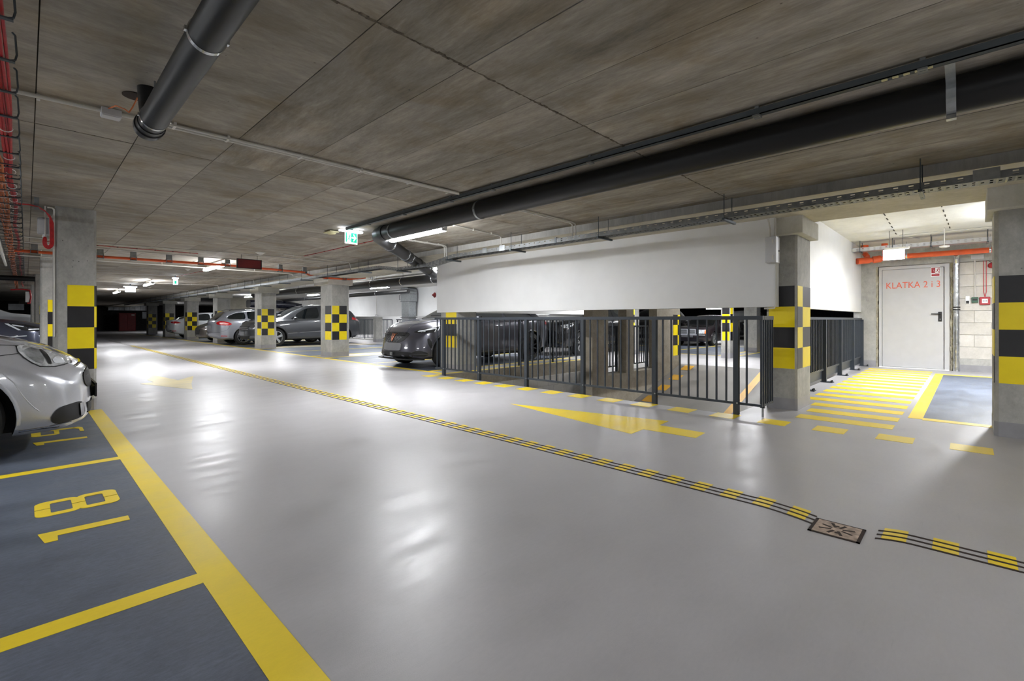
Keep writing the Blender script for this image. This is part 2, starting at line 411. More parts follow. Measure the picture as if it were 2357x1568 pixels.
# right row bays, aisle line and cross lines
mark('bay_coating', rect(6.0, 11.0, 8.35, 13.4), 'stall', 0.0012)
mark('bay_coating', rect(6.0, 11.0, 14.25, 19.35), 'stall', 0.0012)
mark('bay_coating', rect(6.0, 11.0, 20.2, 25.3), 'stall', 0.0012)
mark('bay_coating', rect(6.0, 11.0, 26.2, 46), 'stall', 0.0012)
mark('bay_stripe', rect(5.86, 5.98, 7.75, 46), 'yellow', 0.0022, 'yellow line in front of the right-hand bays')
for y in (8.25, 10.75, 13.3, 14.25, 16.75, 19.25, 20.2, 22.7, 25.2, 26.2, 28.7, 31.2, 34.6, 37.2):
    mark('bay_stripe', rect(5.95, 11.0, y-0.05, y+0.06), 'yellow', 0.0022)
mark('bay_stripe', rect(5.7, 10.8, 7.62, 7.72), 'yellow', 0.0024)
# bays past the ramp
mark('bay_coating', rect(14.8, 20.0, -1, 5.0), 'stall', 0.0014)
mark('bay_coating', rect(14.8, 20.0, 5.5, 13.0), 'stall', 0.0014)
mark('bay_stripe', rect(14.7, 14.8, 5.5, 13.0), 'yellow', 0.0022)
for y in (5.02, 5.5, 7.55, 10.0): mark('bay_stripe', rect(14.7, 20.0, y-0.05, y+0.05), 'yellow', 0.0022)
mark('bay_stripe', rect(20.0, 20.1, 5.5, 13.0), 'yellow', 0.0022)

# ---- drainage channel: three dark grooves with yellow dashes on the ribs
chan = thing('drainage_channel', 'slim drainage channel of three dark grooves running down the aisle', 'drain channel', (3.08, 10, 0))
def bend(y):   # the grooves swing towards the iron cover
    if 0.6 < y < 0.92: return -0.062*((0.92-y)/0.3)**1.7
    if 0.2 < y < 0.36: return -0.05*((y-0.2)/0.15)**1.7
    return 0.0
def ribbon(mb, x0, x1, ya, yb, z0, z1):
    n = 1 if (ya > 0.92 or yb < 0.2) else max(1, int((yb-ya)/0.02))
    for k in range(n):
        a_, b_ = ya+(yb-ya)*k/n, ya+(yb-ya)*(k+1)/n
        mb.prism([(x0+bend(a_),a_),(x1+bend(a_),a_),(x1+bend(b_),b_),(x0+bend(b_),b_)], z0, z1)
    return mb
mb = MB()
for xo in (3.017, 3.078, 3.137):
    for ya, yb in ((0.61,0.92),(0.92,34),(0.2,0.34),(-9,0.2)): ribbon(mb, xo-0.008, xo+0.008, ya, yb, -0.006, 0.0022)
put('groove', mb, M['slot'], chan)
k = 0
for y0 in [0.65+0.191*q for q in range(0, 130)]+[0.225-0.19*q for q in range(0, 14)]:
    mb = MB()
    for a, b in ((3.029,3.067),(3.09,3.127),(3.149,3.185)): ribbon(mb, a, b, y0, y0+0.094, -0.004, 0.0018)
    put('channel_dash', mb, M['yellow'], chan)
dr = thing('drain_cover', 'rusty square iron drain cover set in the floor between the channel ends', 'drain', (2.945, 0.495, 0))
put('frame', MB().box(2.842,3.048,0.385,0.40,-0.02,0.004).box(2.842,3.048,0.592,0.607,-0.02,0.004).box(2.842,2.854,0.385,0.607,-0.02,0.004).box(3.036,3.048,0.385,0.607,-0.02,0.004), M['slot'], dr)
put('plate', MB().box(2.854,3.036,0.40,0.592,-0.02,0.005), M['rust'], dr)
for q in range(8):
    a = q*PI/4+0.39; ca, sa = math.cos(a), math.sin(a); cx_, cy_ = 2.945, 0.496
    p0, p1 = 0.025, (0.075 if q % 2 else 0.08)
    poly = [(cx_+ca*p0-sa*0.006, cy_+sa*p0+ca*0.006),(cx_+ca*p0+sa*0.006, cy_+sa*p0-ca*0.006),(cx_+ca*p1+sa*0.007, cy_+sa*p1-ca*0.007),(cx_+ca*p1-sa*0.007, cy_+sa*p1+ca*0.007)]
    put('slot', MB().prism(poly, 0.0, 0.0058), M['slot'], dr)
for hx, hy in ((2.99,0.50),(2.9,0.49)):
    put('lifting_hole', MB().lathe([(0.009,0.0),(0.009,0.006)], 12, 'z', (hx,hy,0)), M['slot'], dr)

# ---- ceiling: formwork panels with open joints
ceil = struct('ceiling', MB().box(-6, 5.41, -10, 62, CZ+0.008, CZ+0.35), M['joint'], 'board marked concrete ceiling')
pitch = 0.525; xj = [0.04+pitch*k for k in range(-12, 11)] + [5.41]
yj = [1.90+2.64*k for k in range(-5, 23)]
near = []; far = MB(); nn = 0
for i in range(len(xj)-1):
    for j in range(len(yj)-1):
        x0, x1, y0, y1 = xj[i]+0.0026, xj[i+1]-0.0026, yj[j]+0.0032, yj[j+1]-0.0032
        dz = random.uniform(-0.0015, 0.0015)
        if x0 > -2.7 and yj[j] > -3.6 and yj[j] < 22:
            mbp = MB().box(x0, x1, y0, y1, CZ+dz, CZ+0.02); put('ceiling_panel', mbp, M['ceil2' if (y1 < 4.7 and x0 > 1.0) or x0 > 3.6 else 'ceil'], ceil, base=((x0+x1)/2,(y0+y1)/2,CZ)).location = ((x0+x1)/2,(y0+y1)/2,CZ); nn += 1
        else: far.box(x0, x1, y0, y1, CZ+dz, CZ+0.02)
o = put('ceiling_panels', far, M['ceil'], ceil, base=(0,0,0)); o['kind'] = 'stuff'
# rough cement ridges on the cross joints
mb = MB()
for yy in (1.90, 4.54):
    x = -0.5
    while x < 5.3:
        r = random.uniform(0.004, 0.010)*(1.0 if yy < 3 else 0.45); mb.tube([(x, yy+random.uniform(-0.005,0.005), CZ+0.003),(x+0.045, yy+random.uniform(-0.007,0.007), CZ+0.003)], r, 5); x += 0.035
put('cement_ridge', mb, M['ridge'], ceil, base=(0,0,0))
# dropped slab strip over the pillar line, and the higher ceilings beyond it
struct('trim_1', MB().box(5.41, 6.94, -10, 62, 2.337, 2.8), M['beam'], 'pale concrete downstand strip over the pillar row')
so = struct('trim_2', MB().box(5.414, 6.936, -10, 62, 2.333, 2.337), M['soffit'], 'underside of the downstand strip, floor light put into its cream colour')  # cream tone carries the light thrown up by the floor
struct('ceiling_niche', MB().box(6.94, 13.9, -10, 1.86, 2.80, 3.1), M['niche'], 'white painted ceiling over the door passage')
struct('ceiling_bay', MB().box(6.94, 46, 1.86, 62, 2.62, 2.9).box(13.9, 46, -10, 1.86, 2.62, 2.9), M['beam'], 'pale concrete ceiling over the right-hand bays')

# ---- walls
struct('wall_back', MB().box(-6, 46, -10.2, -10, -0.25, 3.0), M['backwall'])
struct('wall_left', MB().box(-6.2, -6, -10, 62, -0.25, 3.0), M['backwall'])
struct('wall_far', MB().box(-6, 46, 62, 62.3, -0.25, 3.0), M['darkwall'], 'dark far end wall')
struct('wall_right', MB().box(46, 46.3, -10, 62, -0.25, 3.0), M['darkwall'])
# white bulkhead hanging over the ramp
BZ = 1.257
wb = struct('wall_bulkhead', MB().box(6.32, 6.5, 1.80, 8.44, BZ, 2.337).box(6.5, 12.9, 8.28, 8.44, BZ, 2.66), M['white'], 'white boarded bulkhead above the ramp railing')
put('corner_post', MB().box(6.305, 6.46, 1.685, 1.80, BZ, 2.337), M['white'], wb, base=(0,0,0), label='narrow white end strip of the bulkhead')
struct('wall_passage', MB().box(7.12, 14.0, 1.85, 1.98, 1.28, 2.82), M['whitewall'], 'white boarded wall hanging beside the door passage')
struct('ceiling_ramp', MB().box(6.5, 11.4, 1.98, 8.28, 2.45, 2.6), M['white'])
# pit of the ramp
pit = MB()
pit.box(5.55, 10.8, 7.6, 7.85, -3.4, -0.25)
struct('wall_pit', MB().box(5.55, 11.4, 7.585, 7.8, -3.4, -0.006), M['pit'], 'concrete wall of the ramp pit')
# courses of pale blocks in the lower part of the pit wall
blk = MB()
wp = bpy.data.objects['wall_pit']
for r_ in range(8):
    for c_ in range(13):
        x0 = 5.75+0.42*c_-(0.21 if r_ % 2 else 0); z1 = -0.30-0.255*r_
        put('block', MB().box(x0+0.004, x0+0.414, 7.568, 7.60, z1-0.249, z1), M['block'], wp, base=(0,0,0))
# wall between pit and upper floor with two railed openings
WZ = 2.5
w2 = MB()
w2.box(7.55, 8.10, 5.18, 5.38, -3.4, WZ); w2.box(8.80, 9.10, 5.18, 5.38, -3.4, WZ); w2.box(10.15, 11.35, 5.18, 5.38, -3.4, WZ)
w2.box(8.10, 8.80, 5.18, 5.38, -3.4, -0.02); w2.box(9.10, 10.15, 5.18, 5.38, -3.4, -0.02)
w2.box(7.55, 7.75, 5.38, 7.6, -3.4, -0.5)
w2o = struct('wall_ramp', w2, M['pit'], 'concrete wall with two railed openings beside the ramp')
for r_ in range(4):
    z = 1.22-0.25*r_
    a, b = ('pblack','pyellow') if r_ % 2 == 0 else ('pyellow','pblack')
    put('painted_square', MB().box(10.98, 11.22, 5.176, 5.182, z-0.25, z), M[a], w2o, base=(0,0,0))
    put('painted_square', MB().box(11.22, 11.352, 5.175, 5.30, z-0.25, z), M[b], w2o, base=(0,0,0))
struct('wall_ramp_side', MB().box(6.62, 11.4, 1.70, 1.89, -3.4, -0.006).box(5.55, 6.62, 1.70, 1.97, -3.4, -0.006), M['pit'])
struct('wall_under_slab', MB().box(5.35, 5.7, 1.7, 7.8, -3.4, -0.25), M['pit'])
# the sloping ramp itself
rp = MB().add([(11.4,1.88,0),(11.4,5.18,0),(2.0,5.18,-2.63),(2.0,1.88,-2.63),(11.4,1.88,-0.3),(11.4,5.18,-0.3),(2.0,5.18,-2.93),(2.0,1.88,-2.93)],
              [(0,1,2,3),(7,6,5,4),(0,4,5,1),(1,5,6,2),(2,6,7,3),(3,7,4,0)])
rampo = struct('floor_ramp', rp, M['ramp'], 'grey ramp sloping down under the aisle')
def rz(x): return -0.28*(11.4-x)
def ramp_patch(x0, x1, y0, y1, mat, label=None):
    e = 0.004
    mb = MB().add([(x0,y0,rz(x0)+e),(x1,y0,rz(x1)+e),(x1,y1,rz(x1)+e),(x0,y1,rz(x0)+e),(x0,y0,rz(x0)-.01),(x1,y0,rz(x1)-.01),(x1,y1,rz(x1)-.01),(x0,y1,rz(x0)-.01)],
                  [(0,1,2,3),(7,6,5,4),(0,4,5,1),(1,5,6,2),(2,6,7,3),(3,7,4,0)])
    return put('ramp_stripe', mb, M[mat], rampo, base=(0,0,0), label=label)
ramp_patch(3, 11.2, 3.16, 3.30, 'orange_line', 'worn orange centre line of the ramp')
for k in range(10): ramp_patch(11.0-0.62*k, 11.3-0.62*k, 4.78, 5.02, 'orange_line')
struct('floor_pit', MB().box(2.0, 11.4, 5.18, 7.6, -3.5, -3.3), M['ramp'])
struct('wall_low', MB().box(1.8, 2.0, 1.7, 7.8, -3.5, -0.25), M['pit'])

# ---- end wall of the passage with the block infill and the door
XW = 13.9
ew = struct('wall_end', MB().box(XW+0.02, XW+0.3, -6, 1.9, -0.1, 2.9), M['mortar'], 'end wall of the door passage')
put('concrete_jamb', MB().box(XW-0.03, XW+0.05, 1.57, 2.0, 0, 2.82), M['pillar'], ew, base=(0,0,0))
put('lintel', MB().box(XW-0.03, XW+0.05, -6.0, 1.57, 2.33, 2.82), M['pillar'], ew, base=(0,0,0))
put('concrete_kerb', MB().box(XW-0.02, XW+0.05, -6.0, 0.17, 0, 0.27), M['pillar'], ew, base=(0,0,0))
put('base_paint', MB().box(XW-0.024, XW+0.05, -6.0, 0.17, 0, 0.14).box(XW-0.034, XW+0.05, 1.57, 2.0, 0, 0.14), M['basepaint'], ew, base=(0,0,0))
for r_ in range(8):
    z0 = 0.272+0.2555*r_
    for c_ in range(8):
        y1 = 0.17-0.5*c_+(0.25 if r_ % 2 else 0); y0 = y1-0.494
        y1 = min(y1, 0.17)
        if y1-y0 < 0.05: continue
        put('block', MB().box(XW-random.uniform(0.002,0.006), XW+0.05, y0, y1, z0, z0+0.249), M['block'], ew, base=(0,0,0))
# rough plaster packing round the frame
def packing(y0, y1, z0, z1):
    bm = bmesh.new(); bmesh.ops.create_grid(bm, x_segments=6, y_segments=60, size=0.5)
    for v in bm.verts:
        u, t = v.co.x+0.5, v.co.y+0.5
        yy = y0+(y1-y0)*u+random.uniform(-0.012, 0.012); v.co = Vector((XW-0.012-random.uniform(0, 0.022)*(0.3 < u < 0.9), yy, z0+(z1-z0)*t))
    bmesh.ops.solidify(bm, geom=list(bm.faces), thickness=0.03)
    return MB().addbm(bm)
put('plaster_packing', packing(1.515, 1.585, 0, 2.33), M['foam'], ew, base=(0,0,0))
put('plaster_packing', packing(0.20, 0.285, 0, 2.33), M['foam'], ew, base=(0,0,0))

# ---- door
dz1 = 2.315
d = MB(); d.box(XW-0.03, XW+0.04, 0.31, 1.51, 0.0, dz1)
fr = MB(); fr.box(XW-0.055, XW+0.04, 1.455, 1.512, 0, dz1).box(XW-0.055, XW+0.04, 0.308, 0.385, 0, dz1).box(XW-0.055, XW+0.04, 0.385, 1.455, dz1-0.065, dz1)
door = struct('door_1', fr, M['door'], 'light grey steel fire door frame')
put('door_leaf', MB().bevbox(XW-0.046, XW+0.02, 0.40, 1.45, 0.022, dz1-0.07, 0.006), M['door'], door, base=(0,0,0), label='light grey steel door leaf lettered KLATKA 2 i 3')
put('threshold', MB().box(XW-0.075, XW, 0.31, 1.51, 0, 0.018), M['signwhite'], door, base=(0,0,0))
hd = MB().bevbox(XW-0.062, XW-0.046, 0.425, 0.485, 1.06, 1.27, 0.007)
h = put('handle_plate', hd, M['black'], door, base=(0,0,0), label='black handle plate')
put('handle', MB().tube([(XW-0.05,0.455,1.225),(XW-0.10,0.455,1.225),(XW-0.105,0.475,1.225),(XW-0.105,0.60,1.225)], 0.011, 10), M['black'], h, base=(0,0,0), smooth=True)
put('keyhole', MB().lathe([(0.009,-0.004),(0.009,0.0)], 12, 'x', (XW-0.062,0.455,1.11)), M['zinc'], h, base=(0,0,0))
def text_mb(txt, size, sx=1.0, ext=0.002, shear=0.0, spacing=1.0):
    cu = bpy.data.curves.new('t', 'FONT'); cu.body = txt; cu.size = size; cu.extrude = ext; cu.space_character = spacing; cu.align_x = 'CENTER'
    ob = bpy.data.objects.new('t', cu); COL.objects.link(ob)
    me = bpy.data.meshes.new_from_object(ob.evaluated_get(bpy.context.evaluated_depsgraph_get()))
    vs = [(v.co.x*sx, v.co.y, v.co.z) for v in me.vertices]; fs = [tuple(p.vertices) for p in me.polygons]
    bpy.data.objects.remove(ob); return vs, fs
def text_on_x(txt, x, yc, z, size, sx=1.0, ext=0.002, spacing=1.0):
    """lettering on a wall that faces -x, read from the left of the wall (y decreasing)"""
    vs, fs = text_mb(txt, size, sx, ext, 0, spacing)
    return MB().add([(x-v[2], yc-v[0], z+v[1]) for v in vs], fs)
bpy.context.view_layer.update()
put('lettering', text_on_x('KLATKA 2 i 3', XW-0.049, 0.915, 1.815, 0.20, 0.80, 0.0015, 1.02), M['text'], door, base=(0,0,0), label='orange lettering KLATKA 2 i 3')
sg = put('fire_sign', MB().box(XW-0.05, XW-0.046, 0.455, 0.605, 2.045, 2.25), M['signwhite'], door, base=(0,0,0), label='red and white fire door sign')
put('sign_field', MB().box(XW-0.052, XW-0.05, 0.465, 0.595, 2.055, 2.095).box(XW-0.052, XW-0.05, 0.535, 0.597, 2.12, 2.24).box(XW-0.052, XW-0.05, 0.463, 0.535, 2.108, 2.12).box(XW-0.052, XW-0.05, 0.463, 0.535, 2.233, 2.242).box(XW-0.052, XW-0.05, 0.463, 0.470, 2.12, 2.233), M['signred'], sg, base=(0,0,0))
fl_ = MB()
for q in range(4): fl_.prism([(0.59-0.012*q, 2.23-0.025*q),(0.545, 2.21-0.025*q),(0.575-0.005*q, 2.222-0.025*q)], XW-0.0535, XW-0.052, 'x')
put('flame', fl_, M['signwhite'], sg, base=(0,0,0))
def runner(mb, y, z, s, x, depth=0.0012, flip=1):
    """running figure on a sign facing -x"""
    def P(a, b): return (y-flip*a*s, z+b*s)
    mb.prism([P(0.12+0.09*math.cos(t*PI/4), 0.78+0.09*math.sin(t*PI/4)) for t in range(8)], x-depth, x, 'x')
    for q in ([(0.0,0.68),(0.14,0.66),(0.06,0.38),(-0.06,0.38)], [(-0.06,0.4),(0.05,0.4),(0.22,0.22),(0.15,0.16)], [(0.15,0.18),(0.22,0.22),(0.2,0.0),(0.12,0.0)],
              [(-0.06,0.4),(0.04,0.38),(-0.12,0.16),(-0.2,0.2)], [(-0.2,0.2),(-0.14,0.14),(-0.36,0.1),(-0.36,0.16)], [(0.1,0.66),(0.14,0.58),(0.34,0.52),(0.34,0.58)], [(0.02,0.68),(-0.03,0.62),(-0.24,0.5),(-0.28,0.55)]):
        mb.prism([P(a, b) for a, b in q], x-depth, x, 'x')
    return mb
put('runner', runner(MB(), 0.5, 2.125, 0.115, XW-0.0502), M['signred'], sg, base=(0,0,0))

# ============================================================ PILLARS
def cham(x0, x1, y0, y1, c): return [(x0+c,y0),(x1-c,y0),(x1,y0+c),(x1,y1-c),(x1-c,y1),(x0+c,y1),(x0,y1-c),(x0,y0+c)]
def pillar(name, x0, x1, y0, y1, label, top=CZ+0.01, cap=None, c=0.025, squares=(), group=None):
    t = thing(name, label, 'pillar', ((x0+x1)/2, (y0+y1)/2, 0), group)
    put('shaft', MB().prism(cham(x0,x1,y0,y1,c), 0, top), M['pillar'], t)
    put('base_paint', MB().prism(cham(x0-.002,x1+.002,y0-.002,y1+.002,c), 0, 0.14), M['basepaint'], t)
    if cap: put('capital', MB().bevbox(cap[0],cap[1],cap[2],cap[3],2.127,2.337,0.006), M['capital'], t)
    for (sx0, sx1, sy0, sy1, row, colr) in squares:
        z1 = 1.512-0.2525*row
        put('painted_square', MB().box(sx0,sx1,sy0,sy1,z1-0.2525,z1), M['pyellow' if colr else 'pblack'], t)
    return t
def strip_squares(x0, x1, y0, y1, c, front_cols, side_w, first, face='-x', corner=None):
    """squares on the -y face (list of x edges) and on the aisle face (one column), alternating"""
    out = []; e = 0.0025
    for row in range(4):
        for k in range(len(front_cols)-1):
            out.append((front_cols[k], front_cols[k+1], y0-e, y0+0.004, row, (row+k+first) % 2 == 0))
    return out
# right row, standing along the aisle
def right_pillar(y0, label):
    x0, x1 = 6.25, 6.80; sq = []
    e = 0.0025
    for row in range(4):
        sq.append((x0+0.02, x0+0.235, y0-e, y0+.004, row, row % 2 == 0))
        sq.append((x0+0.235, x0+0.47, y0-e, y0+.004, row, row % 2 == 1))
        sq.append((x0-e, x0+.004, y0+0.02, y0+0.42, row, row % 2 == 1))
    return pillar('pillar', x0, x1, y0, y0+0.75, label, 2.34, (x0-0.13, x1+0.08, y0-0.07, y0+0.9), 0.02, sq)
lab = ['checkered concrete pillar with capital, second along the right side of the aisle', 'checkered pillar with conduit on its edge, just left of the dark SUV door',
       'checkered pillar half hidden by the silver estate car', 'checkered pillar before the tail of the white saloon', 'checkered pillar with capital, second from the far end of the right row', 'farthest checkered pillar at the dark end of the right row']
for y0, l in zip((13.45, 19.40, 25.35, 31.3, 37.3, 43.3), lab): right_pillar(y0, l)
# pillar hidden behind the ramp railing
sq = []
for row in range(4): sq.append((6.348, 6.354, 7.80, 8.16, row, row % 2 == 1))
pillar('pillar', 6.35, 6.91, 7.78, 8.35, 'pillar behind the left end of the ramp railing', 2.34, None, 0.02, sq)
# the near pillar carrying the electrical box
sq = []
for row in range(4):
    sq.append((6.4675, 6.474, 1.515, 1.80, row, row % 2 == 1))
    sq.append((6.495, 6.73, 1.4875, 1.494, row, row % 2 == 0))
    sq.append((6.73, 7.12, 1.4875, 1.494, row, row % 2 == 1))
pillar('pillar', 6.47, 7.14, 1.49, 1.83, 'checkered pillar with grey electrical box between ramp railing and crossing', 2.34, (6.35, 7.16, 1.405, 1.93), 0.025, sq)
# the pillar at the right edge of the picture
sq = []
for row in range(4):
    sq.append((6.3775, 6.384, -1.0, -0.20, row, row % 2 == 1))
    sq.append((6.405, 6.9, -0.172, -0.1675, row, row % 2 == 0))
pillar('pillar', 6.38, 7.02, -1.1, -0.17, 'large pillar with black and yellow bands at the right edge', 2.34, (6.27, 7.06, -1.15, -0.12), 0.03, sq)
# left row
def left_pillar(y0, x0, label):
    x1 = x0+0.365; e = 0.0025; sq = []
    for row in range(4):
        sq.append((x0+0.105, x1-0.022, y0-e, y0+.004, row, row % 2 == 0))
        sq.append((x1-.004, x1+e, y0+0.02, y0+0.5, row, row % 2 == 1))
    t = pillar('pillar', x0, x1, y0, y0+0.75, label, CZ+0.01, None, 0.026, sq)
    for row in range(4):       # the squares wrap over the chamfer
        z1 = 1.512-0.2525*row; ee = 0.002
        put('painted_square', MB().prism([(x1-0.026,y0-ee),(x1+ee,y0+0.026-ee),(x1-0.002,y0+0.028),(x1-0.028,y0+0.002)], z1-0.2525, z1), M['pyellow' if row % 2 == 1 else 'pblack'], t)
    return t
left_pillar(7.65, 0.235, 'tall grey pillar with checkered band in front of the silver car')
left_pillar(13.6, 0.205, 'second pillar of the left row, just left of the tall grey one')
left_pillar(19.6, 0.17, 'third pillar of the left row, narrow sliver of checkers visible')
left_pillar(25.6, 0.12, 'fourth pillar of the left row behind the white car bonnet')
# tie bolt holes on the tall pillar
tp = [o for o in COL.objects if o.get('label','').startswith('tall grey')][0]
mb = MB()
for hx, hz in ((0.39,1.80),(0.44,1.795),(0.515,1.81),(0.30,2.03)): mb.lathe([(0.0045,-0.001),(0.0045,0.002)], 8, 'y', (hx, 7.65, hz))
put('bolt_holes', mb, M['black'], tp)
# columns past the ramp
sq = []
for row in range(4):
    sq.append((13.998, 14.004, 4.92, 5.12, row, row % 2 == 1)); sq.append((14.02, 14.2, 4.897, 4.904, row, row % 2 == 0))
pillar('pillar', 14.0, 14.3, 4.90, 5.16, 'slim checkered column past the ramp, right of the dark saloon', 2.62, None, 0.01, sq)
pillar('pillar', 17.35, 17.75, 5.2, 5.62, 'plain pale column past the ramp behind the railing', 2.62, None, 0.01)
pillar('pillar', 13.4, 13.7, 7.6, 7.95, 'slim column seen through the left railed opening', 2.62, None, 0.01, [(13.398,13.404,7.6,7.9,r_,r_%2==0) for r_ in range(4)])
pillar('pillar', 14.3, 14.8, 8.6, 9.1, 'plain grey column left of the dark saloon past the ramp', 2.62, None, 0.01)
pillar('pillar', 12.0, 12.35, 20.95, 21.25, 'short grey post between the far railings', 1.22, None, 0.01)
# ============================================================ RAILINGS
def bar_mesh():
    return MB().box(-0.009, 0.009, -0.009, 0.009, 0, 1).mesh('bar', M['rail'])
BAR = bar_mesh()
def bar(parent, x, y, z0, z1, wx=0.018, wy=0.018):
    o = bpy.data.objects.new('bar', BAR); COL.objects.link(o); o.parent = parent; b = parent['_b']
    o.location = (x-b[0], y-b[1], z0-b[2]); o.scale = (wx/0.018, wy/0.018, z1-z0); return o
def hollow(mb, *a): return mb.box(*a)
# front railing on the edge of the ramp opening
fr_ = thing('ramp_railing', 'long dark grey steel railing guarding the ramp opening under the white bulkhead', 'railing', (5.75, 4.6, 0))
put('top_rail', MB().box(5.722, 5.778, 1.655, 7.72, 1.098, 1.142), M['rail'], fr_)
put('bottom_rail', MB().box(5.735, 5.765, 1.66, 7.72, 0.118, 0.146), M['rail'], fr_)
posts = [7.45, 6.41, 5.243, 4.11, 2.966, 1.943]
for y in posts:
    p = put('post', MB().box(5.722, 5.778, y-0.028, y+0.028, -0.22, 1.10), M['rail'], fr_)
    put('bolt', MB().lathe([(0.009,-0.004),(0.009,0.0)], 10, 'x', (5.722,y-0.016,0.135)), M['zinc'], p, base=fr_['_b'])
ys = [7.67, 7.56]
for a, b in zip(posts[:-1], posts[1:]):
    n = 8
    ys += [a+(b-a)*(k+1)/(n+1) for k in range(n)]
ys += [1.83, 1.67]
for y in ys: bar(fr_, 5.75, y, 0.14, 1.10)
# short return of dense bars to the pillar
rt = thing('return_railing', 'short dense dark railing returning from the ramp railing to the pillar', 'railing', (5.95, 1.68, 0))
put('top_rail', MB().box(5.785, 6.14, 1.655, 1.695, 1.098, 1.142), M['rail'], rt)
put('bottom_rail', MB().box(5.785, 6.14, 1.66, 1.69, 0.118, 0.146), M['rail'], rt)
put('end_post', MB().box(5.785, 5.805, 1.655, 1.70, 0.10, 1.10), M['rail'], rt)
put('foot', MB().box(5.79, 5.808, 1.665, 1.685, -0.05, 0.118), M['zinc'], rt)
for k in range(5): bar(rt, 5.86+0.065*k, 1.676, 0.14, 1.10, 0.012, 0.04)
# railing along the passage
sr = thing('passage_railing', 'dark railing with floor plates beside the yellow crossing', 'railing', (10.6, 1.86, 0))
put('top_rail', MB().box(7.14, 13.88, 1.835, 1.885, 1.10, 1.142), M['rail'], sr)
put('bottom_rail', MB().box(7.14, 13.88, 1.84, 1.88, 0.205, 0.235), M['rail'], sr)
put('kick_plate', MB().box(7.14, 13.88, 1.868, 1.878, 0.06, 0.205), M['rail'], sr)
px_ = [7.25, 8.45, 9.80, 11.2, 12.6, 13.83]
for x in px_:
    p = put('post', MB().box(x-0.028, x+0.028, 1.80, 1.872, 0.0, 1.10), M['rail'], sr)
    q = put('foot_plate', MB().box(x-0.07, x+0.07, 1.70, 1.88, 0.0, 0.012), M['rail'], sr)
    for dx in (-0.04, 0.04): put('bolt', MB().lathe([(0.012,0.012),(0.012,0.03),(0.008,0.04)], 8, 'z', (x+dx,1.725,0)), M['black'], q, base=sr['_b'])
for a, b in zip(px_[:-1], px_[1:]):
    n = 11
    for k in range(n): bar(sr, a+(b-a)*(k+1)/(n+1), 1.86, 0.22, 1.10, 0.016, 0.04)
def simple_rail(name, label, axis, c, a0, a1, z0, z1, step, pstep, group=None):
    base = (c, (a0+a1)/2, z0) if axis == 'y' else ((a0+a1)/2, c, z0)
    t = thing(name, label, 'railing', base, group)
    def B(u0, u1, w, q0, q1): return MB().box(c-w, c+w, u0, u1, q0, q1) if axis == 'y' else MB().box(u0, u1, c-w, c+w, q0, q1)
    put('top_rail', B(a0, a1, 0.02, z1-0.04, z1), M['rail'], t); put('bottom_rail', B(a0, a1, 0.012, z0+0.10, z0+0.125), M['rail'], t)
    u = a0
    while u < a1+0.01:
        put('post', B(u-0.02, u+0.02, 0.02, z0, z1-0.03), M['rail'], t); u += pstep
    u = a0+step
    while u < a1:
        if axis == 'y': bar(t, c, u, z0+0.1, z1-0.02)
        else: bar(t, u, c, z0+0.1, z1-0.02)
        u += step
    return t
simple_rail('opening_railing', 'small railing across the left opening in the ramp wall', 'x', 5.42, 8.10, 8.80, 0, 0.97, 0.11, 0.70)
simple_rail('opening_railing', 'small railing across the right opening in the ramp wall', 'x', 5.42, 9.10, 10.15, 0, 0.97, 0.11, 1.05)
simple_rail('pit_railing', 'low railing on the far edge of the ramp pit behind the dark crossover', 'x', 7.72, 8.2, 10.75, 0, 1.12, 0.13, 1.27)
simple_rail('far_railing', 'far black railing left of the grey post, under the white wall', 'y', 13.1, 21.3, 25.6, 0, 1.12, 0.14, 1.4)
simple_rail('far_railing', 'far black railing between the grey post and the crossover bonnet', 'y', 13.1, 12.4, 20.9, 0, 1.12, 0.14, 1.4)
struct('wall_far_bulkhead', MB().box(12.9, 13.06, 8.45, 26.0, 1.27, 2.66), M['whitewall'], 'white bulkhead above the far railings')
put('rail_kerb', MB().box(12.95, 13.2, 12.3, 26.0, 0, 0.05), M['pillar'], floor, base=(0,0,0))

# ============================================================ PIPES
def clampband(mb, c, axis, r, w=0.02):
    """a steel band with two lugs round a pipe running along the given unit direction"""
    ax = Vector(axis).normalized(); c = Vector(c)
    pts = [c-ax*w/2, c+ax*w/2]; mb.tube(pts, r+0.004, 36); 
    s = Vector((0,0,1)).cross(ax).normalized()
    for sg_ in (-1, 1):
        p = c+s*sg_*(r+0.005)-Vector((0,0,r*0.5))*0; mb.box(p.x-0.007, p.x+0.007, p.y-0.010, p.y+0.010, p.z-0.008, p.z+0.008)
    return mb
PX, PZ, PR = 3.53, 2.325, 0.1
bp = thing('drain_pipe', 'long thick black drain pipe slung below the ceiling on the right, elbowed at its end', 'pipe', (PX, 1.5, 2.2))
put('pipe_run', MB().tube([(PX,-4,PZ),(PX,6.0,PZ),(PX+0.02,6.12,PZ-0.002),(PX+0.09,6.24,PZ-0.008),(PX+0.2,6.34,PZ-0.016),(6.42,8.70,2.13)], PR, 40), M['pipe'], bp, smooth=True)
mb = MB()
for y in (5.93,): mb.tube([(PX,y-0.05,PZ),(PX,y+0.05,PZ)], PR+0.006, 40)
for t in (0.12, 0.38, 0.6, 0.85):
    a = Vector((PX+0.2,6.34,PZ-0.016)); b = Vector((6.42,8.70,2.13)); p = a.lerp(b, t); dr_ = (b-a).normalized()*0.05
    mb.tube([p-dr_, p+dr_], PR+0.007, 36)
put('socket', mb, M['pipe'], bp, smooth=True)
for y in (3.92, 5.70): put('pipe_clamp', clampband(MB(), (PX,y,PZ), (0,1,0), PR, 0.03), M['zinc'], bp, smooth=True, label='galvanised clamp ring')
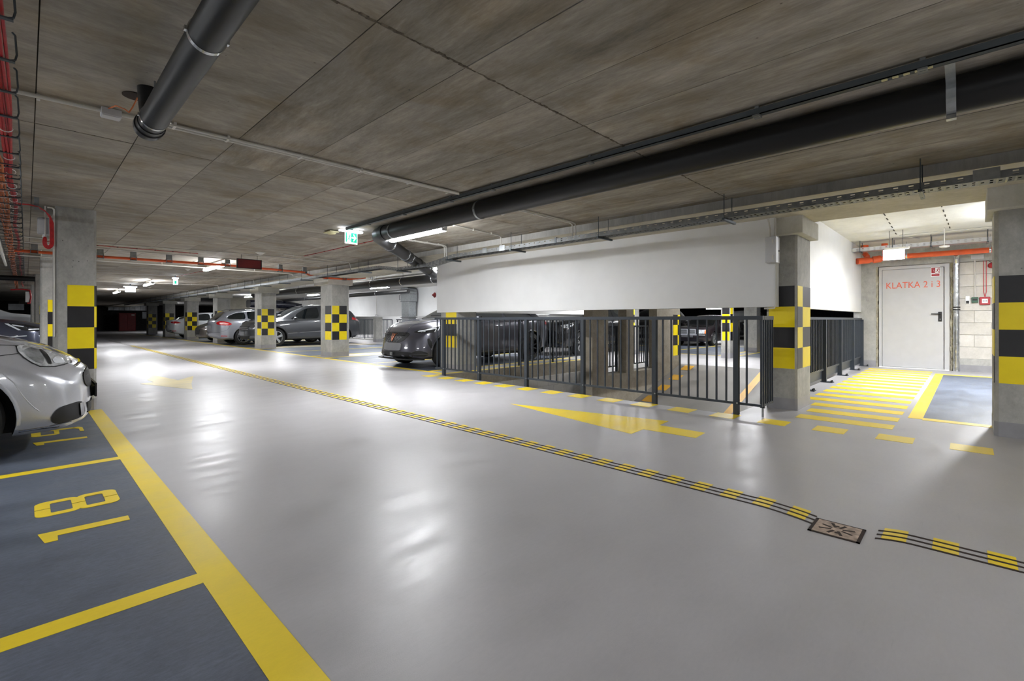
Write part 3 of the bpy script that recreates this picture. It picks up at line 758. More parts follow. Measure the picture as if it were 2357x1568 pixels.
for t in (0.10, 0.34, 0.42): put('pipe_clamp', clampband(MB(), a.lerp(b, t), (b-a)[:], PR, 0.022), M['steel'], bp, smooth=True)
# strap bracket near the right edge
mb = MB(); yb = 0.07
prof = []
for k in range(15):
    an = PI*1.08-(PI*0.96)*k/14
    prof.append((PX+(PR+0.012)*math.cos(an), PZ+0.0-(PR+0.014)*math.sin(an)))
pts = [(3.215, CZ-0.005), (3.225, 2.39)]+prof[:9]
n = len(pts); vs = []; fs = []
for (x, z) in pts:
    for yy, off in ((yb-0.02, 0), (yb+0.02, 0)): vs.append((x, yy, z))
for (x, z) in pts:
    for yy in (yb-0.02, yb+0.02): vs.append((x-0.003, yy, z-0.002))
for k in range(n-1):
    fs += [(2*k,2*k+1,2*k+3,2*k+2),(2*n+2*k,2*n+2*k+2,2*n+2*k+3,2*n+2*k+1),(2*k,2*k+2,2*n+2*k+2,2*n+2*k),(2*k+1,2*n+2*k+1,2*n+2*k+3,2*k+3)]
mb.add(vs, fs); mb.box(PX-0.04, PX+0.0, yb-0.02, yb+0.02, PZ-PR-0.035, PZ-PR-0.012)
put('strap_bracket', mb, M['zinc'], bp, label='broad galvanised strap bracket')
# rail beside the pipe
rl = thing('mounting_rail', 'long dark steel rail fixed to the ceiling beside the thick black pipe', 'rail', (3.2, 1.2, 2.38))
put('channel', MB().box(3.155, 3.197, -4, 6.35, 2.372, 2.378).box(3.155, 3.159, -4, 6.35, 2.372, 2.412).box(3.193, 3.197, -4, 6.35, 2.372, 2.412), M['dkmetal'], rl)
mb = MB()
for y in (0.17, 0.95, 3.35, 4.0, 5.75, 2.2, 4.9):
    mb.box(3.165, 3.187, y-0.012, y+0.012, 2.36, CZ)
    mb.box(3.145, 3.207, y-0.02, y+0.02, 2.362, 2.372)
put('hanger', mb, M['zincdull'], rl)
mb = MB()
for k in range(5): mb.box(3.158, 3.175, 0.13+0.045*k, 0.155+0.045*k, 2.366, 2.372)
put('tape_mark', mb, M['cream'], rl)
# thin conduit between pipe and ceiling (right end) and ones crossing
cw = thing('twin_conduit', 'pair of slim white conduits crossing the ceiling from the black pipe to the long rail', 'conduit', (1.9, 3.87, 2.40))
put('tube', MB().tube([(0.60,3.86,2.413),(3.12,3.80,2.413)], 0.0105, 10), M['pvc'], cw, smooth=True)
put('tube', MB().tube([(0.60,3.91,2.413),(3.16,3.83,2.413)], 0.0105, 10), M['pvc'], cw, smooth=True)
for x in (0.70,1.02,1.54,2.05,2.55,3.02):
    put('clip', MB().box(x-0.008, x+0.008, 3.835-0.02*(x>2), 3.915-0.03*(x>2), 2.402, CZ), M['pvc'], cw)
cs = thing('conduit', 'single white conduit on the ceiling left of the black pipe', 'conduit', (0.1, 3.92, 2.40))
put('tube', MB().tube([(-1.6,4.05,2.412),(0.32,3.905,2.412),(0.6,3.885,2.412)], 0.012, 10), M['pvc'], cs, smooth=True)
for x in (-0.35, 0.05): put('clip', MB().box(x-0.008, x+0.008, 3.93-0.03*x, 3.965-0.03*x, 2.398, CZ), M['pvc'], cs)
jb = thing('junction_box', 'small grey junction box on the ceiling left of the end of the black pipe', 'box', (0.375, 3.92, 2.385))
put('casing', MB().bevbox(0.325, 0.425, 3.87, 3.95, 2.385, CZ, 0.004), M['box'], jb)
put('lid', MB().bevbox(0.33, 0.42, 3.875, 3.945, 2.380, 2.386, 0.002), M['box'], jb)
put('loose_cable', MB().tube([(0.36,3.86,2.42),(0.38,3.72,2.40),(0.41,3.60,2.35),(0.425,3.58,2.33),(0.44,3.56,2.36),(0.455,3.50,2.40)], 0.004, 6), M['orange'], jb, smooth=True, label='thin orange cable')
# upper left black pipe
lp = thing('drain_pipe', 'black drain pipe hanging from the ceiling at the top left, turned up at its end', 'pipe', (0.5, 1.0, 2.1))
LZ, LR = 2.225, 0.065
put('pipe_run', MB().tube([(0.5,-5,LZ),(0.5,3.34,LZ),(0.5,3.46,LZ)], LR, 36), M['pipe'], lp, smooth=True)
put('core_hole', MB().lathe([(0.062,CZ-0.0035),(0.062,CZ)], 28, 'z', (0.452,3.56,0)), M['slot'], lp, label='dark core hole in the ceiling')
put('end_cap', MB().tube([(0.5,3.34,LZ),(0.5,3.40,LZ),(0.5,3.401,LZ),(0.5,3.44,LZ),(0.5,3.47,LZ),(0.5,3.485,LZ)], [LR+0.004,LR+0.004,LR+0.010,LR+0.010,LR+0.006,LR-0.01], 36), M['pipe'], lp, smooth=True)
put('branch', MB().tube([(0.5,3.35,LZ),(0.495,3.38,LZ+0.1),(0.49,3.40,CZ+0.01)], 0.052, 28), M['pipe'], lp, smooth=True)
for y in (2.17, 3.26): put('pipe_clamp', clampband(MB(), (0.5,y,LZ), (0,1,0), LR, 0.022), M['steel'], lp, smooth=True, label='galvanised clamp ring')
mb = MB()
for y in (2.17, 3.26): mb.tube([(0.5,y,LZ+LR),(0.5,y,CZ)], 0.005, 8)
put('hanger', mb, M['zincdull'], lp)
# hanging pipes further back
def hpipe(label, pts, r, clamps=(), name='drain_pipe'):
    t = thing(name, label, 'pipe', tuple(pts[0]))
    put('pipe_run', MB().tube(pts, r, 28), M['pipe'], t, smooth=True)
    for c_ in clamps: put('pipe_clamp', clampband(MB(), c_, (Vector(pts[1])-Vector(pts[0]))[:], r, 0.03), M['steel'], t, smooth=True)
    mb = MB()
    for c_ in clamps: mb.tube([(c_[0],c_[1],c_[2]+r),(c_[0],c_[1],2.62)], 0.006, 6)
    if clamps: put('hanger', mb, M['zincdull'], t)
    return t
hpipe('black horizontal pipe running behind the pillars below the pale ceiling', [(7.1,8.9,2.12),(7.1,23,2.20)], 0.11, [(7.1,y,2.12+0.0057*(y-8.9)) for y in (9.6,11.0,12.6,15.5,18.0,20.5)])
hpipe('thinner black pipe behind the second checkered pillar', [(8.6,13,2.02),(8.6,27,2.02)], 0.07, [(8.6,y,2.02) for y in (15,17,21)])
hpipe('black pipe crossing high behind the left row of pillars', [(-4,18.2,2.20),(0.17,18.2,2.20)], 0.07)
struct('trim_3', MB().box(7.3, 7.34, 8.5, 24, 2.30, 2.34), M['pvc'])

# ============================================================ CABLE TRAY along the downstand
TX0, TX1, TZ, TH = 5.16, 5.34, 2.178, 0.058
def tray_path(y):
    if y < 6.45: return 0.0
    if y < 7.2: return -0.095*(y-6.45)/0.75
    if y < 8.2: return -0.095
    if y < 8.9: return -0.095*(8.9-y)/0.7
    return 0.0
tray = thing('cable_tray', 'perforated galvanised cable tray hanging along the pale downstand', 'cable tray', (5.25, 4, 2.178))
def slotted_side(mb, x, y0, y1, dz0, dz1):
    """a side plate with two rows of real slots; z follows the path"""
    L_, S_ = 0.10, 0.032; y = y0
    zs = [0, 0.012, 0.022, 0.036, 0.046, TH]
    t = 0.0015
    while y < y1-1e-6:
        ya, yb_ = y, min(y+L_, y1)
        cuts = [ya, ya+0.034, ya+0.034+S_, yb_]
        for k in range(3):
            a_, b_ = cuts[k], cuts[k+1]
            za, zb = tray_path(a_)+TZ, tray_path(b_)+TZ
            for r_ in range(5):
                if k == 1 and r_ in (1, 3): continue
                l, h = zs[r_], zs[r_+1]
                for xx in (x-t, x+t):
                    mb.add([(xx,a_,za+l),(xx,b_,zb+l),(xx,b_,zb+h),(xx,a_,za+h)], [(0,1,2,3)])
        y += L_
mb = MB()
slotted_side(mb, TX0, -2.5, 12.0, 0, 0); put('side_plate', mb, M['zincdull'], tray)
mb = MB(); slotted_side(mb, TX1, -2.5, 12.0, 0, 0); put('side_plate', mb, M['zincdull'], tray)
mb = MB(); y = -2.5; t_ = 0
xs_ = [TX0, TX0+0.028, TX0+0.066, TX0+0.104, TX0+0.142, TX1]
while y < 11.99:
    ya, yb_ = y, y+0.05
    cuts = [ya, ya+0.016, ya+0.034, yb_]
    for k in range(3):
        a_, b_ = cuts[k], cuts[k+1]
        za, zb = tray_path(a_)+TZ, tray_path(b_)+TZ
        for c_ in range(5):
            if k == 1 and c_ in ((1,3) if t_ % 2 else (2,)): continue
            mb.add([(xs_[c_],a_,za),(xs_[c_+1],a_,za),(xs_[c_+1],b_,zb),(xs_[c_],b_,zb)], [(0,1,2,3)])
    # pressed rib across the base
    mb.add([(TX0,ya+0.04,tray_path(ya)+TZ-0.004),(TX1,ya+0.04,tray_path(ya)+TZ-0.004),(TX1,yb_,tray_path(yb_)+TZ),(TX0,yb_,tray_path(yb_)+TZ)], [(0,1,2,3)])
    y += 0.05; t_ += 1
o = put('perforated_base', mb, M['zincdull'], tray)
far_t = MB().box(TX0-.002,TX0+.002,12,46,TZ,TZ+TH).box(TX1-.002,TX1+.002,12,46,TZ,TZ+TH).box(TX0,TX1,12,46,TZ-.002,TZ+.002)
put('far_run', far_t, M['zinc'], tray)
for k in range(24):
    y = 0.29+1.57*k
    if y > 35: break
    dz = tray_path(y)
    h = put('tray_hanger', MB().tube([(5.135,y,CZ),(5.135,y,TZ+dz-0.03)], 0.0045, 6).tube([(5.365,y,CZ),(5.365,y,TZ+dz-0.03)], 0.0045, 6).box(5.11,5.45,y-0.014,y+0.014,TZ+dz-0.028,TZ+dz-0.004), M['dkmetal'], tray)
for y, wd in ((5.62,0.10),(5.22,0.12)):
    put('cover_plate', MB().box(TX0-0.006, TX0-0.003, y-wd/2, y+wd/2, TZ-0.004, TZ+TH+0.022), M['zinc'], tray)
put('cover_plate', MB().box(TX0-0.008, TX0-0.004, -0.17, -0.02, TZ+0.0, TZ+0.088), M['zinc'], tray, label='grey blank plate on the tray side')
put('join_bracket', MB().box(TX0-0.006, TX1+0.006, 4.14, 4.17, TZ-0.004, TZ+TH+0.015), M['dkmetal'], tray)
mb = MB()
for q, (dx, r) in enumerate(((0.03,0.006),(0.05,0.008),(0.075,0.006),(0.10,0.009),(0.13,0.007),(0.155,0.006))):
    mb.tube([(TX0+dx, y_, TZ+0.012+tray_path(y_)+0.004*math.sin(y_*3+q)) for y_ in [-2.5+0.4*k for k in range(37)]], r, 5)
put('cables', mb, M['black'], tray)
# conduits dropping from the ceiling into the tray
def drop(label, pts, r=0.0095, two=True, group='white conduits dropping into the tray'):
    t = thing('conduit', label, 'conduit', pts[-1])
    put('tube', MB().tube(pts, r, 8), M['pvc'], t, smooth=True)
    if two: put('tube', MB().tube([(p[0]+0.0, p[1]+0.05, p[2]) for p in pts], r, 8), M['pvc'], t, smooth=True)
    a_, b_ = Vector(pts[0]), Vector(pts[1])
    for q in (0.15, 0.5, 0.85):
        c_ = a_.lerp(b_, q); put('clip', MB().box(c_.x-0.007, c_.x+0.007, c_.y-0.015, c_.y+(0.065 if two else 0.015), c_.z-0.012, CZ), M['pvc'], t)
    return t
drop('twin white conduit dropping into the tray right of the lit lamp', [(3.7,3.84,2.415),(5.12,3.84,2.415),(5.19,3.84,2.40),(5.20,3.84,2.30),(5.20,3.84,2.22)])
drop('white conduit from the right end of the lamp to the tray', [(3.95,5.10,2.415),(5.14,5.28,2.415),(5.20,5.29,2.40),(5.21,5.29,2.32),(5.21,5.29,2.22)], two=False)
drop('twin white conduit dropping to the tray just right of the angled pipe', [(4.4,6.62,2.415),(5.12,6.66,2.415),(5.19,6.67,2.40),(5.20,6.67,2.3),(5.20,6.67,2.18)])
drop('white conduit meeting the tray above the first far pillar', [(3.6,9.9,2.415),(5.05,10.2,2.415),(5.17,10.22,2.40),(5.2,10.22,2.3),(5.2,10.22,2.22)], two=False)
drop('long white conduit crossing the aisle ceiling beyond the orange tube', [(-0.6,12.68,2.30),(4.75,12.75,2.30),(4.86,12.75,2.29),(4.88,12.75,2.25),(5.2,12.75,2.22)], 0.013, two=False)
drop('white conduit crossing near the small exit sign far down the aisle', [(0.5,17.3,2.40),(4.95,16.6,2.41),(5.1,16.6,2.40),(5.15,16.6,2.22)], two=False)
drop('white conduit crossing beyond the small exit sign', [(0.5,21.5,2.40),(4.95,20.6,2.41),(5.1,20.6,2.40),(5.15,20.6,2.22)], two=False)
drop('faint white conduit in front of the lit far box', [(0.5,25.5,2.40),(4.95,25.3,2.41),(5.1,25.3,2.40),(5.15,25.3,2.22)], two=False)
for lab_, pts in (('thin white conduit just before the orange tube, upper line', [(-0.5,10.7,2.418),(0.8,10.86,2.418),(2.86,10.42,2.418),(5.1,10.55,2.418)]),
                  ('thin white conduit just before the orange tube, lower line', [(-0.5,11.5,2.418),(5.1,11.62,2.418)])):
    t = thing('conduit', lab_, 'conduit', pts[0]); put('tube', MB().tube(pts, 0.009, 8), M['pvc'], t, smooth=True)
    mb = MB()
    for k in range(8): x = -0.3+0.7*k; yy = pts[0][1]+(pts[-1][1]-pts[0][1])*k/8; mb.box(x-.01, x+.01, yy-0.3, yy+0.02, 2.41, CZ) if False else mb.box(x-.008,x+.008,yy-.012,yy+.012,2.425,CZ)
for k, (p0, p1) in enumerate((((4.03,9.95,2.424),(4.06,6.9,2.424)), ((0.2,11.2,2.424),(2.4,11.1,2.424)), ((3.2,17.5,2.424),(3.4,14.2,2.424)))):
    t = thing('red_wire', ('thin red wire clipped to the ceiling left of the angled pipe','thin red wire above the orange tube','thin red wire between the far lamps')[k], 'wire', p0)
    put('wire', MB().tube([p0, p1], 0.006, 6), M['red'], t)
    mb = MB()
    for q in range(8):
        c_ = Vector(p0).lerp(Vector(p1), (q+0.5)/8); put('clip', MB().box(c_.x-.012, c_.x+.012, c_.y-.012, c_.y+.012, 2.416, CZ), M['darkred'], t)

# orange tube with boxed hangers
ot = thing('orange_tube', 'thin orange cable tube held by grey boxes across the aisle ceiling', 'pipe', (2.4, 11.8, 2.27))
put('tube', MB().tube([(-0.15,11.85,2.30),(0.95,11.83,2.295),(3.1,11.7,2.295),(4.9,12.1,2.30),(5.4,12.9,2.30),(6.0,13.28,2.30),(6.7,13.25,2.30),(7.1,13.0,2.36)], 0.026, 12), M['tube'], ot, smooth=True)
mb_ = [(0.10,11.84),(0.42,11.84),(0.98,11.83),(1.47,11.80),(2.04,11.77),(2.59,11.74),(3.08,11.70),(3.62,11.82),(4.28,11.97),(4.92,12.11),(6.0,13.28),(6.55,13.25)]
for x, y in mb_:
    put('tube_bracket', MB().box(x-0.045,x+0.045,y-0.035,y+0.035,2.328,CZ if x < 5.4 else 2.334).box(x-0.05,x+0.05,y-0.04,y+0.04,2.262,2.272).box(x-0.05,x-0.042,y-0.04,y+0.04,2.262,2.34).box(x+0.042,x+0.05,y-0.04,y+0.04,2.262,2.34), M['zincdull'], ot)

# ============================================================ LEFT CABLE LADDERS
lad = thing('cable_hanger_row', 'row of steel hoops carrying the red cable bundle at the far left of the ceiling', 'cable tray', (-0.1, 6, 2.3))
def hoop(y):
    return MB().tube([(-0.045,y,CZ),(-0.035,y,CZ-0.012),(-0.03,y,2.33),(-0.035,y,2.305),(-0.05,y,2.298),(-0.22,y,2.298)], 0.0045, 6).box(-0.22,-0.035,y-0.012,y+0.012,2.291,2.297)
h0 = None
for k in range(46):
    y = 2.3+0.44*k
    o = put('hoop', hoop(y), M['dkmetal'], lad) if h0 is None else None
    if h0 is None: h0 = o
    else:
        c_ = h0.copy(); COL.objects.link(c_); c_.location = (0, 0.44*k, 0)
rc = thing('red_cables', 'bundle of red cables lying in the steel hoops at the far left', 'cables', (-0.09, 6, 2.3))
for q in range(6):
    pts = []
    for k in range(60):
        y = 0.2+0.42*k; s = 1.0 if y < 4 else max(0.35, 1-(y-4)*0.2)
        pts.append((-0.088+(q-2.5)*0.009*s+0.005*math.sin(y*2.1+q*1.3)+(0.012*math.sin(y*1.9) if y > 5.5 else 0), y, 2.308+0.008*(q % 2)-0.012*abs(math.sin(y*PI/0.84))*(y > 4)))
    put('cable', MB().tube(pts, 0.0065, 6), M['red'], rc, smooth=True)
mb = MB()
for y in (4.35,5.1,5.6,6.2,6.55,6.9,7.3,7.7,8.2,8.9,9.5): mb.tube([(-0.088+0.03*math.cos(a_), y, 2.305+0.022*math.sin(a_)) for a_ in [2*PI*j/10 for j in range(10)]], 0.003, 5, closed=True)
put('cable_tie', mb, M['signwhite'], rc)
# red branch to the tall pillar with box
rb = thing('red_cables', 'red cable bundle leading along the ceiling and looped down the tall pillar', 'cables', (0.1, 7.3, 2.2))
for q in range(4):
    o_ = 0.009*(q-1.5)
    pts = [(-0.06,7.25+o_,2.33),(0.02,7.28+o_,2.342),(0.09,7.34+o_,2.338),(0.15,7.45+o_,2.318),(0.19,7.56,2.28+o_),(0.205+o_,7.62,2.22),(0.208+o_,7.63,2.12),(0.208+o_,7.63,2.03)]
    pts += [(0.178+(0.03+o_)*math.cos(a_), 7.63, 1.99+(0.045+o_)*math.sin(a_)*1.2) for a_ in [-PI*j/8 for j in range(9)]]+[(0.15-o_,7.63,2.02),(0.152-o_*0.5,7.66,2.055)]
    put('cable', MB().tube(pts, 0.0055, 8), M['red'], rb, smooth=True)
put('saddle', MB().box(0.06,0.10,7.27,7.40,2.36,CZ).box(0.06,0.10,7.27,7.40,2.315,2.325), M['zincdull'], rb)
eb = thing('alarm_box', 'pale grey box on the left side of the tall pillar beside the red cables', 'box', (0.13, 7.75, 2.1))
put('casing', MB().bevbox(0.10, 0.232, 7.72, 7.85, 2.10, 2.29, 0.006), M['box'], eb)
put('cover', MB().bevbox(0.09, 0.102, 7.73, 7.84, 2.11, 2.28, 0.004), M['box'], eb)
put('gland', MB().lathe([(0.02,2.06),(0.02,2.08),(0.012,2.10)], 12, 'z', (0.15,7.76,0)), M['signwhite'], eb)
put('feed_tube', MB().tube([(0.155,7.70,2.42),(0.155,7.70,2.07),(0.15,7.70,1.99)], 0.007, 8), M['pvc'], eb, smooth=True)
wc = thing('conduit', 'white conduit running down the left edge of the tall pillar', 'conduit', (0.226, 7.66, 0.9))
put('tube', MB().tube([(0.17,7.66,2.40),(0.215,7.66,2.40),(0.228,7.66,2.38),(0.228,7.66,0.9)], 0.009, 8), M['pvc'], wc, smooth=True)
# second alarm box deeper on the left
eb2 = thing('alarm_box', 'small white box with red cables on the fourth left pillar', 'box', (0.06, 25.4, 1.7))
put('casing', MB().bevbox(-0.02, 0.10, 25.3, 25.5, 1.75, 2.15, 0.01), M['signwhite'], eb2)
put('cable', MB().tube([(-0.4,25.3,2.2),(-0.1,25.3,2.23),(0.10,25.28,2.2),(0.13,25.28,1.95),(0.10,25.28,1.72),(0.03,25.28,1.72)], 0.025, 8), M['red'], eb2, smooth=True)
# orange cables
oc = thing('orange_cables', 'orange cable bundles running away along the far left of the ceiling', 'cables', (-0.16, 8, 2.3))
for q in range(5):
    pts = [(-0.34+0.02*q, 3.6, 2.36), (-0.24+0.015*q, 4.6, 2.33)]
    for k in range(48):
        y = 5.2+0.45*k; pts.append((-0.155+(q-2)*0.016-0.004*(y-5)+0.006*math.sin(y*2.3+q), y, 2.305+0.01*math.sin(y*2.8+q*2)-0.018*(abs(math.sin(y*PI/0.9)))))
    put('cable', MB().tube(pts, 0.0075, 6), M['orange'], oc, smooth=True)
mb = MB()
for k in range(30):
    y = 5.4+0.3*k*(1+0.02*k); xc = -0.155-0.004*(y-5); mb.tube([(xc+0.045*math.cos(a_), y, 2.298+0.022*math.sin(a_)) for a_ in [2*PI*j/10 for j in range(10)]], 0.0028, 5, closed=True)
put('cable_tie', mb, M['signwhite'], oc)
mb = MB()
for k in range(40): mb.box(-0.26,-0.05,5.2+0.35*k,5.215+0.35*k,2.27,2.276)
mb.box(-0.262,-0.256,4.8,20,2.268,2.30)
put('ladder_rungs', mb, M['dkmetal'], oc)
wl = thing('white_chain_conduit', 'white corrugated conduit slanting away at the left picture edge', 'conduit', (-0.3, 10, 2.2))
put('tube', MB().tube([(-0.262,8.3,2.20),(-0.275,10.5,2.20),(-0.285,14,2.2)], 0.02, 8), M['pvc'], wl, smooth=True)

# ============================================================ LAMPS AND SIGNS
def batten(label, x, y0, y1, z, power, group='batten lamps on the garage ceiling', along='y', emit=True, mount=CZ):
    c = ((x, (y0+y1)/2, z) if along == 'y' else ((y0+y1)/2, x, z))
    t = thing('batten_lamp', label, 'lamp', c, group)
    def B(w, u0, u1, q0, q1, bev=0.006):
        return MB().bevbox(x-w, x+w, u0, u1, q0, q1, bev) if along == 'y' else MB().bevbox(u0, u1, x-w, x+w, q0, q1, bev)
    put('housing', B(0.038, y0, y1, z+0.01, z+0.05), M['pvc'], t)
    put('diffuser', B(0.045, y0+0.01, y1-0.01, z-0.025, z+0.012, 0.014), M['lamp'], t, label='glowing white diffuser')
    put('end_cap', B(0.04, y0-0.006, y0+0.012, z-0.02, z+0.045), M['box'], t); put('end_cap', B(0.04, y1-0.012, y1+0.006, z-0.02, z+0.045), M['box'], t)
    mb = MB()
    for u in (y0+0.2, y1-0.2):
        if along == 'y': mb.tube([(x,u,z+0.04),(x,u,mount)], 0.006, 6)
        else: mb.tube([(u,x,z+0.04),(u,x,mount)], 0.006, 6)
    put('hanger', mb, M['zincdull'], t)
    if along == 'y': area((x, (y0+y1)/2, z-0.035), 0.09, y1-y0, power, parent=t)
    else: area(((y0+y1)/2, x, z-0.035), y1-y0, 0.09, power, parent=t)
    return t
batten('lit batten lamp beneath the end of the thick black pipe', 3.83, 4.95, 6.26, 2.29, 55)
batten('lit batten lamp left of the dark red board', 3.02, 11.75, 13.3, 2.30, 60)
batten('lit batten lamp between the two far exit signs', 2.90, 19.3, 20.8, 2.30, 55)
batten('farthest lit batten lamp in the aisle', 2.76, 26.0, 27.6, 2.30, 32)
batten('lamp of the next bay behind the viewer', 2.7, -3.9, -2.5, 2.29, 45)
batten('added unseen fill lamp over the near left bays', -2.6, -2.2, -0.8, 2.29, 60)  # out of view, added as fill for the near left side
batten('added unseen fill lamp over the left bays beside the silver car', -2.6, 4.0, 5.4, 2.29, 45)  # unseen fill light, added over the silver car's row
batten('added unseen fill lamp over the left bays behind the tall pillar', -2.6, 11.0, 12.4, 2.29, 40)  # hidden fill light, added deeper in the left row
batten('bright lamp behind the right pillar over the bay by the crossing', -0.64, 9.7, 11.1, 2.55, 230, along='x', mount=2.8)
batten('lamp over the bays behind the right pillar', 9.0, -6.0, -4.6, 2.6, 35, mount=2.8)
batten('lit lamp left of the white bulkhead, behind the tray', 6.85, 8.62, 9.5, 2.33, 30, mount=2.62)
batten('lit lamp just right of the first far pillar capital', 7.6, 13.4, 14.7, 2.30, 35, mount=2.62)
batten('lit lamp right of the second far pillar capital', 7.5, 20.3, 21.6, 2.33, 35, mount=2.62)
batten('added hidden fill lamp by the white wall in the right-hand bays', 10.5, 11.2, 12.5, 2.4, 60, mount=2.62)  # added to light the bay, hidden by the bulkhead
batten('added hidden fill lamp over the right-hand bays beyond the dark SUV', 10.0, 16.5, 17.9, 2.4, 55, mount=2.62)  # added bay light, tucked behind the black pipe
batten('added fill lamp over the right-hand bays by the far railing', 10.5, 24.0, 25.4, 2.4, 45, mount=2.62)  # extra lamp, added with the other bay fill lights
batten('added fill lamp over the right-hand bays beyond the estate car', 9.5, 31.0, 32.4, 2.5, 40, mount=2.62)  # added to lift the dark far bays
batten('added fill lamp in the bays behind the far railing', 16.0, 19.0, 20.4, 2.4, 80, mount=2.62)  # added so the background behind the railing reads bright
batten('added fill lamp further back behind the far railing', 16.0, 29.0, 30.4, 2.4, 80, mount=2.62)  # added to carry that brightness further along the back wall
batten('added unseen fill lamp under the slab over the lower ramp', 4.2, 3.0, 4.4, -0.75, 130, mount=-0.25)  # unseen, added to brighten the pit wall from below
batten('added fill lamp near the dark end of the aisle', 9.0, 51.0, 52.4, 2.45, 14, mount=2.62)  # dim lamp added to brighten the far glazing
batten('lamp past the ramp seen under the bulkhead', 18.6, 5.6, 7.0, 2.2, 60, mount=2.62)
batten('lamp before the ramp top', 12.6, 3.2, 4.4, 2.45, 45, mount=2.62)
batten('lamp above the floor behind the railed openings', 12.0, 6.5, 7.6, 2.45, 55, mount=2.62)
batten('small bright lamp far past the ramp below the bulkhead edge', 28.6, 10.0, 11.4, 1.75, 25, mount=2.62)

ex = thing('exit_sign', 'hanging green exit sign with running man and arrow near the pipe elbow', 'sign', (3.30, 6.47, 2.2))
put('lamp_bar', MB().bevbox(3.13, 3.47, 6.43, 6.51, 2.375, 2.40, 0.005), M['exitglow'], ex, label='glowing white lamp bar')
put('panel', MB().box(3.205, 3.395, 6.462, 6.472, 2.205, 2.38), M['exitwhite'], ex)
put('green_field', MB().box(3.295, 3.385, 6.4605, 6.4625, 2.225, 2.365).box(3.214, 3.232, 6.4605, 6.4625, 2.225, 2.365), M['exitgreen'], ex)
def runner_y(mb, x, z, s, y, d=0.001):
    t = runner(MB(), 0, z, s, 0, d, -1)
    return mb.add([(x+p[1], y+p[0], p[2]) for p in t.v], t.f)
put('running_man', runner_y(MB(), 3.262, 2.235, 0.12, 6.4615), M['exitgreen'], ex)
put('arrow', MB().prism([(3.375,2.295),(3.34,2.345),(3.325,2.345),(3.345,2.305),(3.305,2.305),(3.305,2.285),(3.345,2.285),(3.325,2.245),(3.34,2.245)], 6.4595, 6.4605, 'y'), M['exitwhite'], ex)
put('bracket', MB().box(3.28, 3.32, 6.45, 6.49, 2.40, CZ), M['dkmetal'], ex)
def exitbox(label, x, y, z0, z1, w, along='x', cat='sign'):
    t = thing('exit_sign', label, cat, (x, y, z0))
    put('lamp_bar', MB().bevbox(x-w*0.65, x+w*0.65, y-0.05, y+0.05, z1-0.01, z1+0.02, 0.004), M['exitglow'], t)
    put('panel', MB().bevbox(x-w/2, x+w/2, y-0.03, y+0.0, z0, z1-0.01, 0.004), M['exitglow'], t)
    put('bracket', MB().box(x-0.02, x+0.02, y-0.02, y+0.02, z1+0.02, CZ), M['dkmetal'], t)
    return t
t = exitbox('small green exit sign hanging midway down the aisle', 3.12, 17.1, 2.15, 2.34, 0.11)
put('green_field', MB().box(3.09, 3.15, 17.065, 17.069, 2.17, 2.27), M['exitgreen'], t)
exitbox('white glowing sign box between the far lamps', 2.7, 22.4, 2.13, 2.32, 0.30)
exitbox('tiny white glowing sign at the dark end of the aisle', 2.1, 33.0, 2.05, 2.3, 0.2)
# escape lamp in the passage
em = thing('escape_lamp', 'glowing white escape lamp below the orange pipe by the door', 'lamp', (11.5, 1.03, 2.24))
put('lamp_bar', MB().bevbox(11.45, 11.55, 0.80, 1.17, 2.43, 2.47, 0.006), M['pvc'], em)
put('panel', MB().bevbox(11.46, 11.50, 0.87, 1.19, 2.24, 2.43, 0.005), M['exitglow'], em)
mb = MB().tube([(11.52,0.9,2.47),(11.52,0.9,2.8)], 0.005, 6).tube([(11.52,1.1,2.47),(11.52,1.1,2.8)], 0.005, 6)
put('hanger', mb, M['zincdull'], em)
bx = thing('ceiling_box', 'flat cream box on the ceiling left of the green exit sign', 'box', (3.2, 6.85, 2.39))
put('casing', MB().bevbox(3.10, 3.24, 6.72, 6.95, 2.395, 2.41, 0.005), M['cream'], bx)
put('cone', MB().lathe([(0.05,2.375),(0.075,2.40),(0.03,CZ)], 20, 'z', (3.17,6.83,0)), M['cream'], bx, smooth=True)
# dark red board
rd = thing('red_board', 'dark red blank board hanging across the aisle', 'sign', (3.2, 10.65, 2.14))
put('board', MB().box(2.98, 3.42, 10.62, 10.66, 2.155, 2.335), M['darkred'], rd)
put('frame', MB().box(2.97,3.43,10.61,10.67,2.330,2.342).box(2.97,3.43,10.61,10.67,2.148,2.157).box(2.97,2.982,10.61,10.67,2.15,2.34).box(3.418,3.43,10.61,10.67,2.15,2.34), M['black'], rd)
put('hanger', MB().tube([(3.05,10.64,2.34),(3.05,10.64,CZ)],0.004,6).tube([(3.35,10.64,2.34),(3.35,10.64,CZ)],0.004,6), M['dkmetal'], rd)
# detectors
def detector(label, x, y, z, r=0.05, mat='pvc'):
    t = thing('smoke_detector', label, 'detector', (x,y,z-0.045))
    put('base', MB().lathe([(r,z-0.012),(r,z)], 20, 'z', (x,y,0)), M[mat], t, smooth=True)
    put('cone', MB().lathe([(0.012,z-0.048),(r*0.55,z-0.035),(r*0.85,z-0.012)], 20, 'z', (x,y,0)), M[mat], t, smooth=True)
detector('small round detector below the thick black pipe, right of its clamp', 4.08, 4.12, CZ)
detector('round white detector above the dark red board', 3.22, 10.05, CZ, 0.09)
detector('round detector among the far conduits', 2.95, 14.7, CZ, 0.06)
detector('round detector near the white glowing sign box', 3.5, 24.0, CZ, 0.07)
sd = thing('hanging_detector', 'white detector on a rod hanging in front of the passage tray', 'detector', (11.8, 0.33, 2.42))
put('rod', MB().tube([(11.8,0.33,2.47),(11.8,0.33,2.80)], 0.008, 8), M['pvc'], sd)
